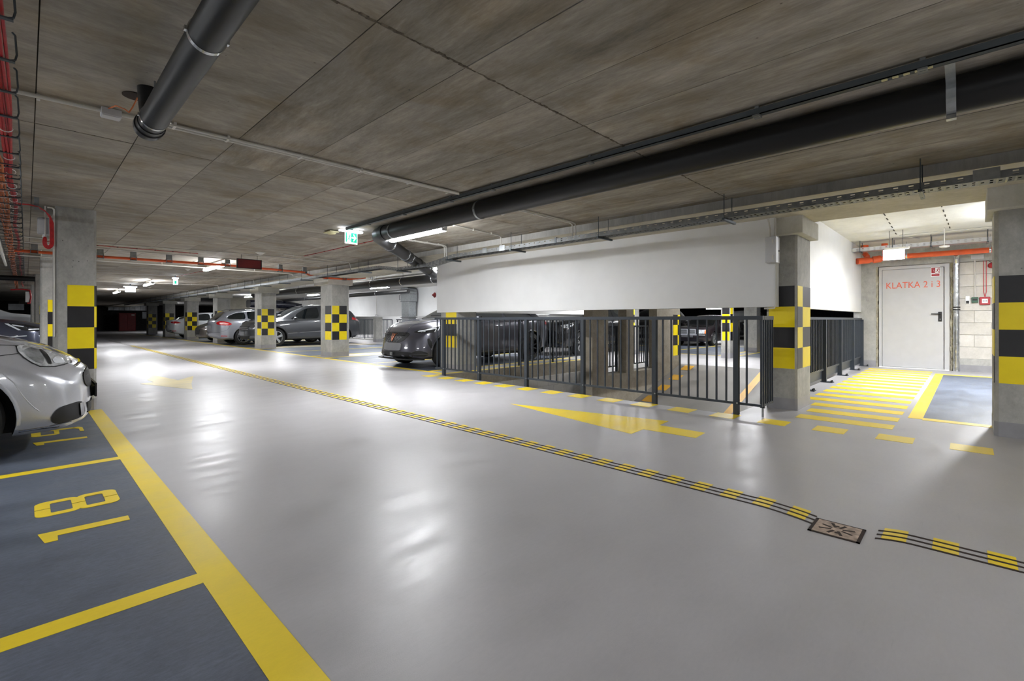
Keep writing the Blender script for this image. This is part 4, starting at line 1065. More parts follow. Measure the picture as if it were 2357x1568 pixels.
put('head', MB().lathe([(0.03,2.425),(0.07,2.44),(0.075,2.46),(0.02,2.475)], 20, 'z', (11.8,0.33,0)), M['pvc'], sd, smooth=True)

# ============================================================ PASSAGE SERVICES
of = thing('orange_pipe', 'bright orange drain pipe along the top of the door wall', 'pipe', (13.4, 0.6, 2.4))
put('pipe_run', MB().tube([(13.35,-2.2,2.485),(13.35,1.10,2.485),(13.35,1.30,2.475),(13.30,1.55,2.45),(13.1,1.82,2.42)], 0.055, 24), M['tube'], of, smooth=True)
put('socket', MB().tube([(13.35,1.06,2.485),(13.35,1.20,2.483)], 0.066, 24).tube([(13.32,1.42,2.463),(13.28,1.56,2.447)], 0.078, 24).tube([(13.24,1.62,2.44),(13.1,1.82,2.42)], 0.07, 24), M['tube'], of, smooth=True)
put('riser', MB().tube([(13.30,1.66,2.52),(13.36,1.72,2.62),(13.36,1.72,2.80)], 0.055, 20).tube([(13.36,1.72,2.74),(13.36,1.72,2.80)], 0.075, 20), M['tube'], of, smooth=True)
put('riser', MB().tube([(13.36,1.36,2.50),(13.36,1.36,2.80)], 0.04, 20).tube([(13.36,1.36,2.73),(13.36,1.36,2.80)], 0.058, 20), M['tube'], of, smooth=True)
for y in (0.98, -0.30): put('pipe_clamp', clampband(MB(), (13.35,y,2.485), (0,1,0), 0.055, 0.03).tube([(13.35,y,2.54),(13.35,y,2.80)], 0.006, 6), M['steel'], of, smooth=True)
pt = thing('cable_tray', 'pale perforated cable tray above the orange pipe by the door', 'cable tray', (12.7, 0.8, 2.56))
mb = MB(); y = -2.2; zz = 2.585
def pt_side(x, mat):
    mb = MB(); y = -2.2
    while y < 1.84:
        cuts = [y, y+0.035, y+0.07, min(y+0.1,1.84)]
        for k in range(3):
            for r_, (l, h) in enumerate(((0,0.015),(0.015,0.028),(0.028,0.044),(0.044,0.057),(0.057,0.075))):
                if k == 1 and r_ in (1, 3): continue
                mb.add([(x,cuts[k],zz+l),(x,cuts[k+1],zz+l),(x,cuts[k+1],zz+h),(x,cuts[k],zz+h)], [(0,1,2,3)])
        y += 0.1
    put('side_plate', mb, M[mat], pt)
pt_side(12.60, 'box'); pt_side(12.85, 'box')
put('base', MB().box(12.60, 12.85, -2.2, 1.84, zz-0.002, zz), M['zinc'], pt)
mb = MB()
for y in (-1.5, -0.25, 0.55, 1.15, 1.7): mb.tube([(12.57,y,2.8),(12.57,y,zz-0.03)],0.006,6).tube([(12.88,y,2.8),(12.88,y,zz-0.03)],0.006,6).box(12.55,12.90,y-0.015,y+0.015,zz-0.03,zz-0.008)
put('tray_hanger', mb, M['dkmetal'], pt)
mb = MB()
for q in range(5): mb.tube([(12.64+0.045*q, y_, zz+0.015+0.004*math.sin(y_*5+q)) for y_ in [-2.2+0.3*k for k in range(14)]], 0.009, 6)
put('cables', mb, M['pvc'], pt)
cc_ = thing('conduit', 'thin white conduit on the passage ceiling above the tray', 'conduit', (12.2, 0.3, 2.78))
put('tube', MB().tube([(12.2,1.0,2.785),(12.2,-2,2.785)], 0.011, 8).tube([(12.2,1.0,2.785),(12.9,0.75,2.785)], 0.011, 8), M['pvc'], cc_, smooth=True)
# dashes of the embedded strips in the passage ceiling
mb = MB()
for xx0, yy0, xx1, yy1 in ((8.2,0.95,12.3,1.05),(8.0,0.32,12.2,0.25)):
    for k in range(9):
        f = k/9; mb.box(xx0+(xx1-xx0)*f, xx0+(xx1-xx0)*f+0.2, yy0+(yy1-yy0)*f-0.008, yy0+(yy1-yy0)*f+0.008, 2.794, 2.801)
put('ceiling_slot', mb, M['joint'], bpy.data.objects['ceiling_niche'], base=(0,0,0))
# foil wrapped pipe
fp = thing('foil_pipe', 'foil wrapped vertical pipe between the door and the block wall', 'pipe', (13.8, 0.2, 0))
put('wrap', MB().tube([(13.8,0.195,z_) for z_ in [0.0+0.06*k for k in range(42)]], [0.052+0.004*math.sin(k*2.7)+random.uniform(-.002,.002) for k in range(42)], 20), M['foil'], fp, smooth=True)
put('black_band', MB().tube([(13.8,0.195,1.30),(13.8,0.195,1.325)], 0.06, 20).tube([(13.8,0.195,1.35),(13.8,0.195,1.375)], 0.06, 20), M['black'], fp, smooth=True)
put('elbow', MB().tube([(13.8,0.195,2.3),(13.72,0.195,2.42),(13.5,0.195,2.47)], 0.05, 20), M['foil'], fp, smooth=True)
# devices on the block wall
xw = XW-0.006
cr = thing('card_reader', 'slim white and black card reader on the block wall', 'device', (xw,0.025,1.42))
put('case', MB().bevbox(xw-0.03,xw,-0.005,0.058,1.43,1.60,0.005), M['signwhite'], cr)
put('keypad', MB().box(xw-0.032,xw-0.029,0.002,0.05,1.44,1.50), M['black'], cr)
gb = thing('green_call_point', 'small dark green box on the block wall below a white conduit', 'device', (xw,-0.085,1.45))
put('case', MB().bevbox(xw-0.05,xw,-0.135,-0.035,1.455,1.572,0.006), M['green'], gb)
put('button', MB().box(xw-0.053,xw-0.049,-0.12,-0.05,1.50,1.54), M['black'], gb)
ra = thing('fire_call_point', 'red fire alarm call point on the block wall', 'device', (xw,-0.235,1.41))
put('case', MB().bevbox(xw-0.055,xw,-0.312,-0.155,1.41,1.572,0.008), M['signred'], ra)
put('glass', MB().box(xw-0.058,xw-0.054,-0.275,-0.19,1.445,1.53), M['signwhite'], ra)
put('dots', MB().box(xw-0.060,xw-0.057,-0.262,-0.248,1.48,1.495).box(xw-0.060,xw-0.057,-0.24,-0.226,1.48,1.495).box(xw-0.060,xw-0.057,-0.217,-0.203,1.48,1.495), M['black'], ra)
c1 = thing('conduit', 'white conduit running down the block wall to the green box', 'conduit', (xw-0.02,-0.085,1.57))
put('tube', MB().tube([(xw-0.02,-0.085,1.57),(xw-0.02,-0.085,2.36)], 0.013, 8), M['pvc'], c1, smooth=True)
c2 = thing('red_cables', 'two red cables running down to the fire call point', 'cables', (xw-0.012,-0.235,1.57))
for q in (-0.02, 0.02): put('cable', MB().tube([(xw-0.012,-0.235+q,2.34),(xw-0.012,-0.235+q,1.68),(xw-0.012,-0.235,1.57)], 0.006, 6), M['red'], c2)
jb2 = solo('junction_box', MB().bevbox(xw-0.06, xw, -0.22, -0.02, 2.37, 2.46, 0.006), M['box'], 'white junction box over the block wall beneath the orange pipe', 'box')
si = thing('alarm_sounder', 'red alarm sounder on the block wall partly behind the right pillar', 'device', (xw-0.05,-0.34,2.2))
put('dome', MB().lathe([(0.0,-0.08),(0.045,-0.07),(0.06,-0.03),(0.06,0.0)], 20, 'x', (xw,-0.335,2.22)), M['signred'], si, smooth=True)
put('wire', MB().tube([(xw-0.01,-0.335,2.28),(xw-0.02,-0.27,2.33),(xw-0.02,-0.24,2.40)], 0.004, 6), M['black'], si)

# electrical box on the pillar
eb3 = thing('electrical_box', 'light grey electrical box mounted beside the checkered pillar', 'box', (6.22,1.69,1.775))
put('casing', MB().bevbox(6.145,6.30,1.632,1.752,1.775,2.085,0.004), M['box'], eb3)
put('cover', MB().bevbox(6.135,6.147,1.636,1.748,1.78,2.08,0.004), M['box'], eb3)
for z_ in (1.81, 2.0): put('latch', MB().box(6.13,6.137,1.655,1.672,z_,z_+0.05), M['pvc'], eb3)
put('lock', MB().box(6.25,6.265,1.627,1.634,1.91,1.93), M['black'], eb3)
put('upper_tube', MB().tube([(6.27,1.73,2.085),(6.27,1.73,2.2),(6.25,1.75,2.33)],0.009,8).tube([(6.27,1.68,2.085),(6.27,1.68,2.2),(6.26,1.68,2.33)],0.009,8), M['pvc'], eb3, smooth=True)
put('lower_tube', MB().tube([(6.285,1.668,1.776),(6.285,1.668,1.28),(6.285,1.69,1.24),(6.29,1.80,1.235)],0.010,8), M['pvc'], eb3, smooth=True)

struct('wall_behind_railings', MB().box(19.0, 19.2, 12.5, 46.0, 0, 2.66), M['whitewall'])
struct('wall_bay_back', MB().box(9.2, 13.0, 36.0, 36.2, 0, 2.66), M['soffit'], 'cream wall far back between the pillars')
struct('wall_bay_end', MB().box(12.9, 13.06, 26.0, 36.0, 0, 2.66), M['beam'], 'cream wall at the back of the far right-hand bays')
# silver duct and wall fittings in the right-hand bays
du = thing('air_duct', 'shiny rectangular air duct rising before the far white wall', 'duct', (12.6,19.1,0))
def duct_sec(w, d_, pts):
    return pts
put('lower_duct', MB().bevbox(12.35,12.75,18.65,19.25,0.0,1.95,0.01), M['zinc'], du)
put('damper_section', MB().bevbox(12.33,12.78,18.60,19.30,1.95,2.30,0.01), M['zinc'], du)
mb = MB()
prof = [(18.60,2.30),(18.60,2.42),(18.60+0.05,2.52),(18.7,2.58),(18.85,2.61),(19.3,2.61),(19.3,2.30)]
put('elbow', MB().add([(12.33,a_,b_) for a_,b_ in prof]+[(12.78,a_,b_) for a_,b_ in prof], [tuple(range(7)),tuple(range(13,6,-1))]+[(k,(k+1)%7,7+(k+1)%7,7+k) for k in range(7)]), M['zinc'], du)
mb = MB()
for z_ in (1.95, 2.30, 1.2): mb.box(12.32,12.79,18.59,19.31,z_-0.015,z_+0.015)
put('flange', mb, M['zincdull'], du)
put('handle', MB().tube([(12.33,19.33,2.05),(12.33,19.40,2.05),(12.33,19.40,2.25),(12.33,19.33,2.25)],0.01,6), M['black'], du)
solo('white_downpipe', MB().tube([(12.85,22.4,1.35),(12.85,22.4,2.62)],0.012,8), M['pvc'], 'thin white pipe down the far white wall', 'pipe')
solo('wall_lamp', MB().lathe([(0.03,1.30),(0.06,1.33),(0.05,1.38)],16,'z',(12.82,22.4,0)), M['box'], 'little round fitting at the foot of the thin white pipe', 'lamp')
hs = thing('fire_sounder', 'red cone sounder and white conduits at the left edge of the white bulkhead', 'device', (9.6,12.9,1.8))
put('cone', MB().lathe([(0.0,-0.12),(0.07,-0.02),(0.09,0.0)],16,'x',(9.6,12.95,1.93)), M['darkred'], hs, smooth=True)
put('tubes', MB().tube([(9.6,12.75,1.3),(9.6,12.75,2.62)],0.02,8).tube([(9.6,12.65,1.5),(9.6,12.65,2.62)],0.03,8), M['pvc'], hs, smooth=True)

# far end of the aisle
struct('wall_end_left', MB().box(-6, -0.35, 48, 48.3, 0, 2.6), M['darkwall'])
gz_ = thing('glazed_band', 'grey glazed band with reflections at the dark end of the aisle', 'window', (7.1,60,1.9))
for k in range(8):
    put('pane', MB().box(5.55+0.41*k, 5.55+0.41*k+0.39, 59.9, 59.95, 2.02, 2.95), M['glassfar'], gz_)
put('frame', MB().box(5.5,8.9,59.88,59.97,1.98,2.02).box(5.5,8.9,59.88,59.97,2.95,2.99), M['dkmetal'], gz_)
rcab = thing('red_cabinet', 'dark red cabinet in the shadow at the far end of the aisle', 'cabinet', (6.8,59,0))
put('body', MB().bevbox(6.2,7.5,58.6,59.6,0.0,1.75,0.03), M['darkred'], rcab)
put('door', MB().bevbox(6.24,6.84,58.57,58.6,0.1,1.68,0.01), M['darkred'], rcab); put('door', MB().bevbox(6.86,7.46,58.57,58.6,0.1,1.68,0.01), M['darkred'], rcab)
put('plate', MB().box(7.15,7.38,58.55,58.57,1.5,1.6), M['pvc'], rcab)
gp = solo('grey_panel', MB().bevbox(8.3,9.4,60.9,60.985,1.2,1.9,0.01), M['glassfar'], 'small grey panel right of the dark red cabinet', 'sign')
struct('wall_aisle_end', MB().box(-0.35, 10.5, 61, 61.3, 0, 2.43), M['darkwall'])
struct('window_1', MB().box(-0.72,-0.08,39.9,39.95,1.66,2.02), M['glassfar'], 'grey pane in the dark at the far left')
# ============================================================ CARS
def interp(tab, x):
    """smooth (monotone cubic) interpolation of a table"""
    n = len(tab)
    if x <= tab[0][0]: return tab[0][1]
    if x >= tab[-1][0]: return tab[-1][1]
    sl = [(tab[i+1][1]-tab[i][1])/(tab[i+1][0]-tab[i][0]) for i in range(n-1)]
    ms = [sl[0]]+[0 if sl[i-1]*sl[i] <= 0 else 2*sl[i-1]*sl[i]/(sl[i-1]+sl[i]) for i in range(1, n-1)]+[sl[-1]]
    for i in range(n-1):
        if x <= tab[i+1][0]:
            h = tab[i+1][0]-tab[i][0]; t = (x-tab[i][0])/h
            return (2*t**3-3*t**2+1)*tab[i][1]+(t**3-2*t**2+t)*h*ms[i]+(-2*t**3+3*t**2)*tab[i+1][1]+(t**3-t**2)*h*ms[i+1]
def poly_grid(poly, step):
    """triangulated interior of a 2-D polygon with inner points"""
    pts = []
    n = len(poly)
    for i in range(n):
        a = Vector(poly[i]); b = Vector(poly[(i+1)%n]); k = max(1, int((b-a).length/step))
        for j in range(k): pts.append(a.lerp(b, j/k))
    m = len(pts); edges = [(i,(i+1)%m) for i in range(m)]
    xs = [p.x for p in pts]; ys = [p.y for p in pts]
    def inside(x, y):
        c = False
        for i in range(m):
            a, b = pts[i], pts[(i+1)%m]
            if (a.y > y) != (b.y > y) and x < (b.x-a.x)*(y-a.y)/(b.y-a.y)+a.x: c = not c
        return c
    y = min(ys)+step/2
    while y < max(ys):
        x = min(xs)+step/2
        while x < max(xs):
            if inside(x, y) and min((Vector((x,y))-p).length for p in pts[:m]) > step*0.4: pts.append(Vector((x,y)))
            x += step
        y += step
    v, e, f, *_ = delaunay_2d_cdt([Vector((p[0],p[1])) for p in pts], edges, [], 1, 1e-5)
    return [(p[0],p[1]) for p in v], f
class Car:
    def __init__(s, name, label, spec, loc, rot, scale=1.05, group=None):
        s.sp = spec; s.t = thing(name, label, 'car', loc, group); s.t['_b'] = (0,0,0)
        s.t.rotation_euler = (0,0,rot); s.t.scale = (scale,)*3
        s.paint = spec['paint']; s.body()
        s.wheels()
    def section(s, x):
        sp = s.sp; zt = interp(sp['top'], x); zb = interp(sp['bottom'], x); zs = min(interp(sp['shoulder'], x), zt-0.02)
        wd = interp(sp['plan'], x); wr = interp(sp['roofw'], x)
        ze = zs+(zt-zs)*sp.get('edge', 0.86)
        P = [(0,zb+.01),(wd*.6,zb),(wd*.88,zb+.005),(wd*.97,zb+.06),(wd*1.0,zb+(zs-zb)*.30),(wd*1.0,zb+(zs-zb)*.5),(wd*.995,zb+(zs-zb)*.68),(wd*.985,zb+(zs-zb)*.84),(wd*.97,zs-.03),(wd*.945,zs)]
        P += [(wd*.925+(wr-wd*.925)*t, zs+(ze-zs)*t**0.96) for t in (.08,.3,.55,.78,.93)]
        P += [(wr*.96,ze+(zt-ze)*.35),(wr*.82,ze+(zt-ze)*.68),(wr*.55,ze+(zt-ze)*.9),(wr*.25,ze+(zt-ze)*.98),(0,zt)]
        return P
    def body(s):
        sp = s.sp; L_ = sp['L']; st = []
        x = 0
        n = 64
        for i in range(n+1):
            u = i/n; st.append(L_*(u-0.10*math.sin(4*PI*u)/(2*PI)) if False else L_*u)
        rows = []
        nk = sp.get('nosek', 0.30); tk = sp.get('tailk', 0.16)
        def warp(x, y, z):
            w2 = (abs(y)/(sp['W']/2))**2.4
            fx = max(0, 1-x/1.0)**2; rx = max(0, 1-(L_-x)/0.7)**2
            zz = (z-0.2)/0.8
            x2 = x+nk*w2*fx-tk*w2*rx
            x2 += sp.get('noserake', 0.0)*fx*zz-sp.get('tailrake', 0.0)*rx*zz
            return (x2, y, z)
        full = []
        def ringof(x):
            P = s.section(x); r = [(y,z) for y,z in P]+[(-y,z) for y,z in reversed(P[1:-1])]
            return r
        vs = []; fs = []
        def addring(x, sc=1.0, dx=0.0):
            r = ringof(x); zc = (min(z for _,z in r)+max(z for _,z in r))/2; o = len(vs)
            for y,z in r: vs.append(warp(x, y*sc, zc+(z-zc)*sc)); 
            for k in range(o, len(vs)): vs[k] = (vs[k][0]+dx, vs[k][1], vs[k][2])
            return len(r)
        m = None; nr = 0
        for sc, dx in ((0.25,-0.045),(0.5,-0.042),(0.72,-0.036),(0.86,-0.026),(0.95,-0.012)): m = addring(0.0, sc, dx); nr += 1
        for x in st: addring(x); nr += 1
        for sc, dx in ((0.95,0.012),(0.86,0.026),(0.72,0.036),(0.5,0.042),(0.25,0.045)): addring(L_, sc, dx); nr += 1
        for i in range(nr-1):
            for j in range(m): fs.append((i*m+j, i*m+(j+1)%m, (i+1)*m+(j+1)%m, (i+1)*m+j))
        fs.append(tuple(range(m-1,-1,-1))); fs.append(tuple((nr-1)*m+j for j in range(m)))
        t2 = []
        for q in fs:
            if len(q) == 4: t2 += [(q[0],q[1],q[2]),(q[0],q[2],q[3])]
            else: t2 += [(q[0],q[k],q[k+1]) for k in range(1,len(q)-1)]
        fs = t2; mb = MB().add(vs, fs)
        s.tree = BVHTree.FromPolygons([Vector(v) for v in vs], [list(f) for f in fs])
        ob = bpy.data.objects.new('body', mb.mesh('body', M[s.paint], True)); COL.objects.link(ob)
        R = sp['R']+sp.get('gap', 0.045)
        cut = MB()
        for ax in sp['axles']:
            for sgn in (-1,1):
                y0, y1 = (sgn*(sp['W']/2-0.30), sgn*(sp['W']/2+0.2))
                if y0 > y1: y0, y1 = y1, y0
                cut.tube([(ax,y0,sp['R']*0.98),(ax,y1,sp['R']*0.98)], R, 40)
        co = bpy.data.objects.new('cut', cut.mesh('cut', M['black'])); COL.objects.link(co)
        md = ob.modifiers.new('b','BOOLEAN'); md.object = co; md.operation = 'DIFFERENCE'; md.solver = 'EXACT'
        try: md.material_mode = 'TRANSFER'
        except Exception: pass
        bpy.context.view_layer.update()
        me = bpy.data.meshes.new_from_object(ob.evaluated_get(bpy.context.evaluated_depsgraph_get()))
        ob.modifiers.clear(); ob.data = me; bpy.data.objects.remove(co)
        for p in me.polygons: p.use_smooth = True
        me.set_sharp_from_angle(angle=math.radians(40))
        ob.parent = s.t; s.b = ob
        # dark lower sill band and arch lips
        for ax in sp['axles']:
            for sgn in (-1,1):
                pts = []
                for k in range(25):
                    a = PI*1.08*(k/24)-0.04*PI
                    px2, pz2 = ax+(R+0.012)*math.cos(a), sp['R']*0.98+(R+0.012)*math.sin(a)
                    h = s.hit((px2,pz2),'side' if sgn < 0 else 'other')
                    if h: pts.append(h)
                if len(pts) > 5: s.put('arch_trim', MB().tube(pts, sp.get('lip',0.012), 8), sp.get('lipmat', s.paint), True)
    def put(s, name, mb, mat, smooth=False, parent=None, label=None):
        return put(name, mb, M[mat], parent or s.t, smooth, (0,0,0), label)
    def hit(s, p, d):
        L_ = s.sp['L']
        if d == 'side': o, v = Vector((p[0],-3,p[1])), Vector((0,1,0))
        elif d == 'other': o, v = Vector((p[0],3,p[1])), Vector((0,-1,0))
        elif d == 'front': o, v = Vector((-3,p[0],p[1])), Vector((1,0,0))
        elif d == 'rear': o, v = Vector((L_+3,p[0],p[1])), Vector((-1,0,0))
        else: o, v = Vector((p[0],p[1],4)), Vector((0,0,-1))
        loc, nrm, *_ = s.tree.ray_cast(o, v)
        return None if loc is None else loc-v*0.0
    def decal(s, name, poly, d, mat, off=0.006, step=0.05, parent=None, label=None, smooth=True, depth=None):
        """a thin piece that follows the body: poly in (x,z) for side/other, (y,z) for front/rear, (x,y) for top"""
        for _ in range(2 if len(poly) > 5 else (1 if len(poly) > 4 else 0)):
            q = []
            for i in range(len(poly)):
                a, b = poly[i], poly[(i+1)%len(poly)]; e = 0.18 if _ == 0 else 0.25
                q += [(a[0]+(b[0]-a[0])*e, a[1]+(b[1]-a[1])*e), (a[0]+(b[0]-a[0])*(1-e), a[1]+(b[1]-a[1])*(1-e))]
            if name != 'badge': poly = q
        v2, f = poly_grid(poly, step); vs = []; ok = True
        dirs = {'side':Vector((0,-1,0)),'other':Vector((0,1,0)),'front':Vector((-1,0,0)),'rear':Vector((1,0,0)),'top':Vector((0,0,1))}[d]
        idx = {}; last = None
        for i, p in enumerate(v2):
            h = s.hit(p, d)
            if h is None: continue
            loc, nrm, _, _ = s.tree.find_nearest(h)
            if nrm.dot(dirs) < 0: nrm = -nrm
            idx[i] = len(vs); vs.append(h+nrm*off)
        fs = [tuple(idx[i] for i in t) for t in f if all(i in idx for i in t)]
        if not fs: return None
        # rim wall for thickness
        from collections import Counter
        ec = Counter()
        for t in fs:
            for a, b in zip(t, t[1:]+t[:1]): ec[(min(a,b),max(a,b))] += 1
        nb = len(vs); vs2 = list(vs); mp = {}
        for (a, b), c in ec.items():
            if c == 1:
                for q in (a, b):
                    if q not in mp: mp[q] = len(vs2); vs2.append(vs[q]-dirs*(abs(off)+0.01))
                fs.append((a, b, mp[b], mp[a]))
        return s.put(name, MB().add(vs2, fs), mat, smooth, parent, label)
    def strip(s, name, pts, d, mat, wd=0.008, off=0.002, parent=None):
        """narrow line that follows the body (panel gap, chrome strip)"""
        poly_l = []; poly_r = []
        P = [Vector(p) for p in pts]; out = []
        for i in range(len(P)-1):
            k = max(1, int((P[i+1]-P[i]).length/0.04))
            for j in range(k): out.append(P[i].lerp(P[i+1], j/k))
        out.append(P[-1]); hs = [s.hit(p, d) for p in out]; hs = [h for h in hs if h]
        if len(hs) < 2: return
        return s.put(name, MB().tube(hs, wd/2+off*0.5, 6), mat, True, parent)
    def both(s, fn, *a, **k):
        r = fn(a[0], a[1], 'side', *a[2:], **k); fn(a[0], a[1], 'other', *a[2:], **k); return r
    def mirror_y(s, poly): return [(-p[0],p[1]) for p in poly]
    def wheels(s):
        sp = s.sp; R = sp['R']; wd = 0.22
        tyre = MB().lathe([(R*0.66,-wd/2+.005),(R*0.80,-wd/2),(R*0.95,-wd/2+.008),(R,-wd/2+.035),(R,wd/2-.035),(R*0.95,wd/2-.008),(R*0.80,wd/2),(R*0.66,wd/2-.005)], 44, 'y', caps=False)
        rimr = R*0.70; kind = sp.get('rim', 'five'); rim = MB()
        rim.lathe([(rimr,-wd/2+.0),(rimr*0.96,-wd/2-.004),(rimr*0.90,-wd/2+.02),(rimr*0.88,0.05)], 40, 'y', caps=False)
        ns = {'five':5,'ten':10,'twin':5,'multi':14}[kind]
        for k in range(ns):
            for off in ((-0.13,0.13) if kind == 'twin' else (0,)):
                a = 2*PI*k/ns+PI/2; ai, ao = a+off*0.9, a+off*1.5; w0, w1 = (0.034,0.045) if kind == 'five' else (0.016,0.014)
                if kind == 'multi': w0, w1 = 0.012, 0.010
                p0 = (math.cos(ai)*0.05, math.sin(ai)*0.05); p1 = (math.cos(ao)*rimr*0.94, math.sin(ao)*rimr*0.94)
                n_ = (-math.sin(ao), math.cos(ao)); y0, y1 = -wd/2+.012, -wd/2+.045
                q = [(p0[0]-n_[0]*w0,p0[1]-n_[1]*w0),(p1[0]-n_[0]*w1,p1[1]-n_[1]*w1),(p1[0]+n_[0]*w1,p1[1]+n_[1]*w1),(p0[0]+n_[0]*w0,p0[1]+n_[1]*w0)]
                rim.prism(q, y0, y1, 'y')
        rim.lathe([(0.0,-wd/2+.0),(0.05,-wd/2+.002),(0.065,-wd/2+.02),(0.065,0.03)], 20, 'y')
        disc = MB().lathe([(R*0.62,-0.01),(R*0.62,0.01)], 28, 'y')
        tm = tyre.mesh('tyre', M['rubber'], True); rm = rim.mesh('rim', M[sp.get('rimmat','alloy')], True); dm = disc.mesh('brake_disc', M[sp.get('disc','black')])
        for ax in sp['axles']:
            for sgn in (-1, 1):
                w_ = bpy.data.objects.new('wheel', tm); COL.objects.link(w_); w_.parent = s.t
                w_.location = (ax, sgn*(sp['W']/2-wd/2-0.015), R); w_.rotation_euler = (0,0,0 if sgn < 0 else PI)
                r_ = bpy.data.objects.new('rim', rm); COL.objects.link(r_); r_.parent = w_
                d_ = bpy.data.objects.new('brake_disc', dm); COL.objects.link(d_); d_.parent = w_
    # ---- common detail
    def glazing(s, windows, wind, rear, rails=False):
        for nm, poly in windows: s.both(s.decal, nm, poly, 'glass', 0.004, 0.07)
        if wind: s.decal('windscreen', wind, 'top', 'glass', 0.004, 0.09)
        if rear: s.decal('rear_window', rear, 'top', 'glass', 0.004, 0.09)
    def mirror(s, x, z, out=0.14, mat=None):
        for sg_ in (-1, 1):
            h = s.hit((x, z), 'side' if sg_ < 0 else 'other'); y = h.y
            bm = bmesh.new(); bmesh.ops.create_icosphere(bm, subdivisions=3, radius=1.0)
            for v in bm.verts:
                v.co = Vector((x+v.co.x*0.075*(1.0 if v.co.x < 0 else 0.45), y+sg_*(out*0.72)+v.co.y*0.105, z+0.05+v.co.z*0.062))
            mb = MB().addbm(bm)
            m_ = s.put('wing_mirror', mb, mat or s.paint, True)
            s.put('mirror_arm', MB().box(x-0.03,x+0.03,min(y-sg_*0.05,y+sg_*0.1),max(y-sg_*0.05,y+sg_*0.1),z-0.01,z+0.03), 'black', False, m_)
            s.put('mirror_glass', MB().box(x+0.030,x+0.037,y+sg_*out*0.72-0.085,y+sg_*out*0.72+0.085,z+0.005,z+0.095), 'chrome', False, m_)

def doors(c, xs, z0, zbelt, handle=True):
    """vertical shut lines and the sill line, with a handle behind each front edge"""
    for x, dx in xs: c.both(c.strip, 'shut_line', [(x,z0),(x+dx*0.4,(z0+zbelt)/2),(x+dx,zbelt)], 'black', 0.006)
    c.both(c.strip, 'shut_line', [(xs[0][0],z0),(xs[-1][0],z0)], 'black', 0.006)

M['bowl'] = plain('lamp_bowl', (176,180,184), 0.15, metal=0.5, var=0.2, scale=14)
# ---- silver car in the front left bay (nose towards the aisle, heading +x)
sil = dict(L=4.65, W=1.80, R=0.325, gap=0.055, axles=(0.81,3.55), paint='p_silver', nosek=0.25, tailk=0.16, rim='five', edge=0.84, noserake=0.05,
  top=[(0,.66),(0.06,.72),(0.25,.825),(0.6,.925),(1.0,.99),(1.22,1.025),(1.6,1.22),(2.0,1.40),(2.5,1.46),(3.2,1.43),(3.8,1.22),(4.2,1.06),(4.65,.98)],
  bottom=[(0,.20),(0.12,.175),(0.5,.18),(1.0,.19),(3.5,.19),(4.3,.24),(4.65,.34)],
  shoulder=[(0,.56),(0.1,.62),(0.3,.70),(0.6,.78),(1.0,.86),(1.5,.91),(3.0,.95),(4.0,.96),(4.65,.86)],
  plan=[(0,.76),(0.1,.82),(0.3,.865),(0.7,.895),(1.2,.90),(3.5,.90),(4.2,.87),(4.65,.80)],
  roofw=[(0,.52),(0.3,.60),(0.8,.70),(1.2,.72),(1.9,.60),(2.5,.58),(3.3,.57),(4.0,.62),(4.65,.62)])
c = Car('car', 'silver car in the front left bay, nose to the aisle', sil, (0.40, 6.17, 0), PI, 1.05)
c.glazing([('side_window',[(1.75,.98),(2.02,1.24),(2.3,1.36),(2.65,1.38),(2.65,.98)]),('side_window',[(2.72,.98),(2.72,1.38),(3.3,1.34),(3.65,1.18),(3.6,1.0)])],
          [(1.25,-.66),(1.25,.66),(1.95,.52),(1.95,-.52)], [(3.5,-.5),(3.5,.5),(4.05,.56),(4.05,-.56)])
c.mirror(1.72, .96)
doors(c, [(1.28,0.02),(2.68,0.0),(3.5,0.12)], .30, .93)
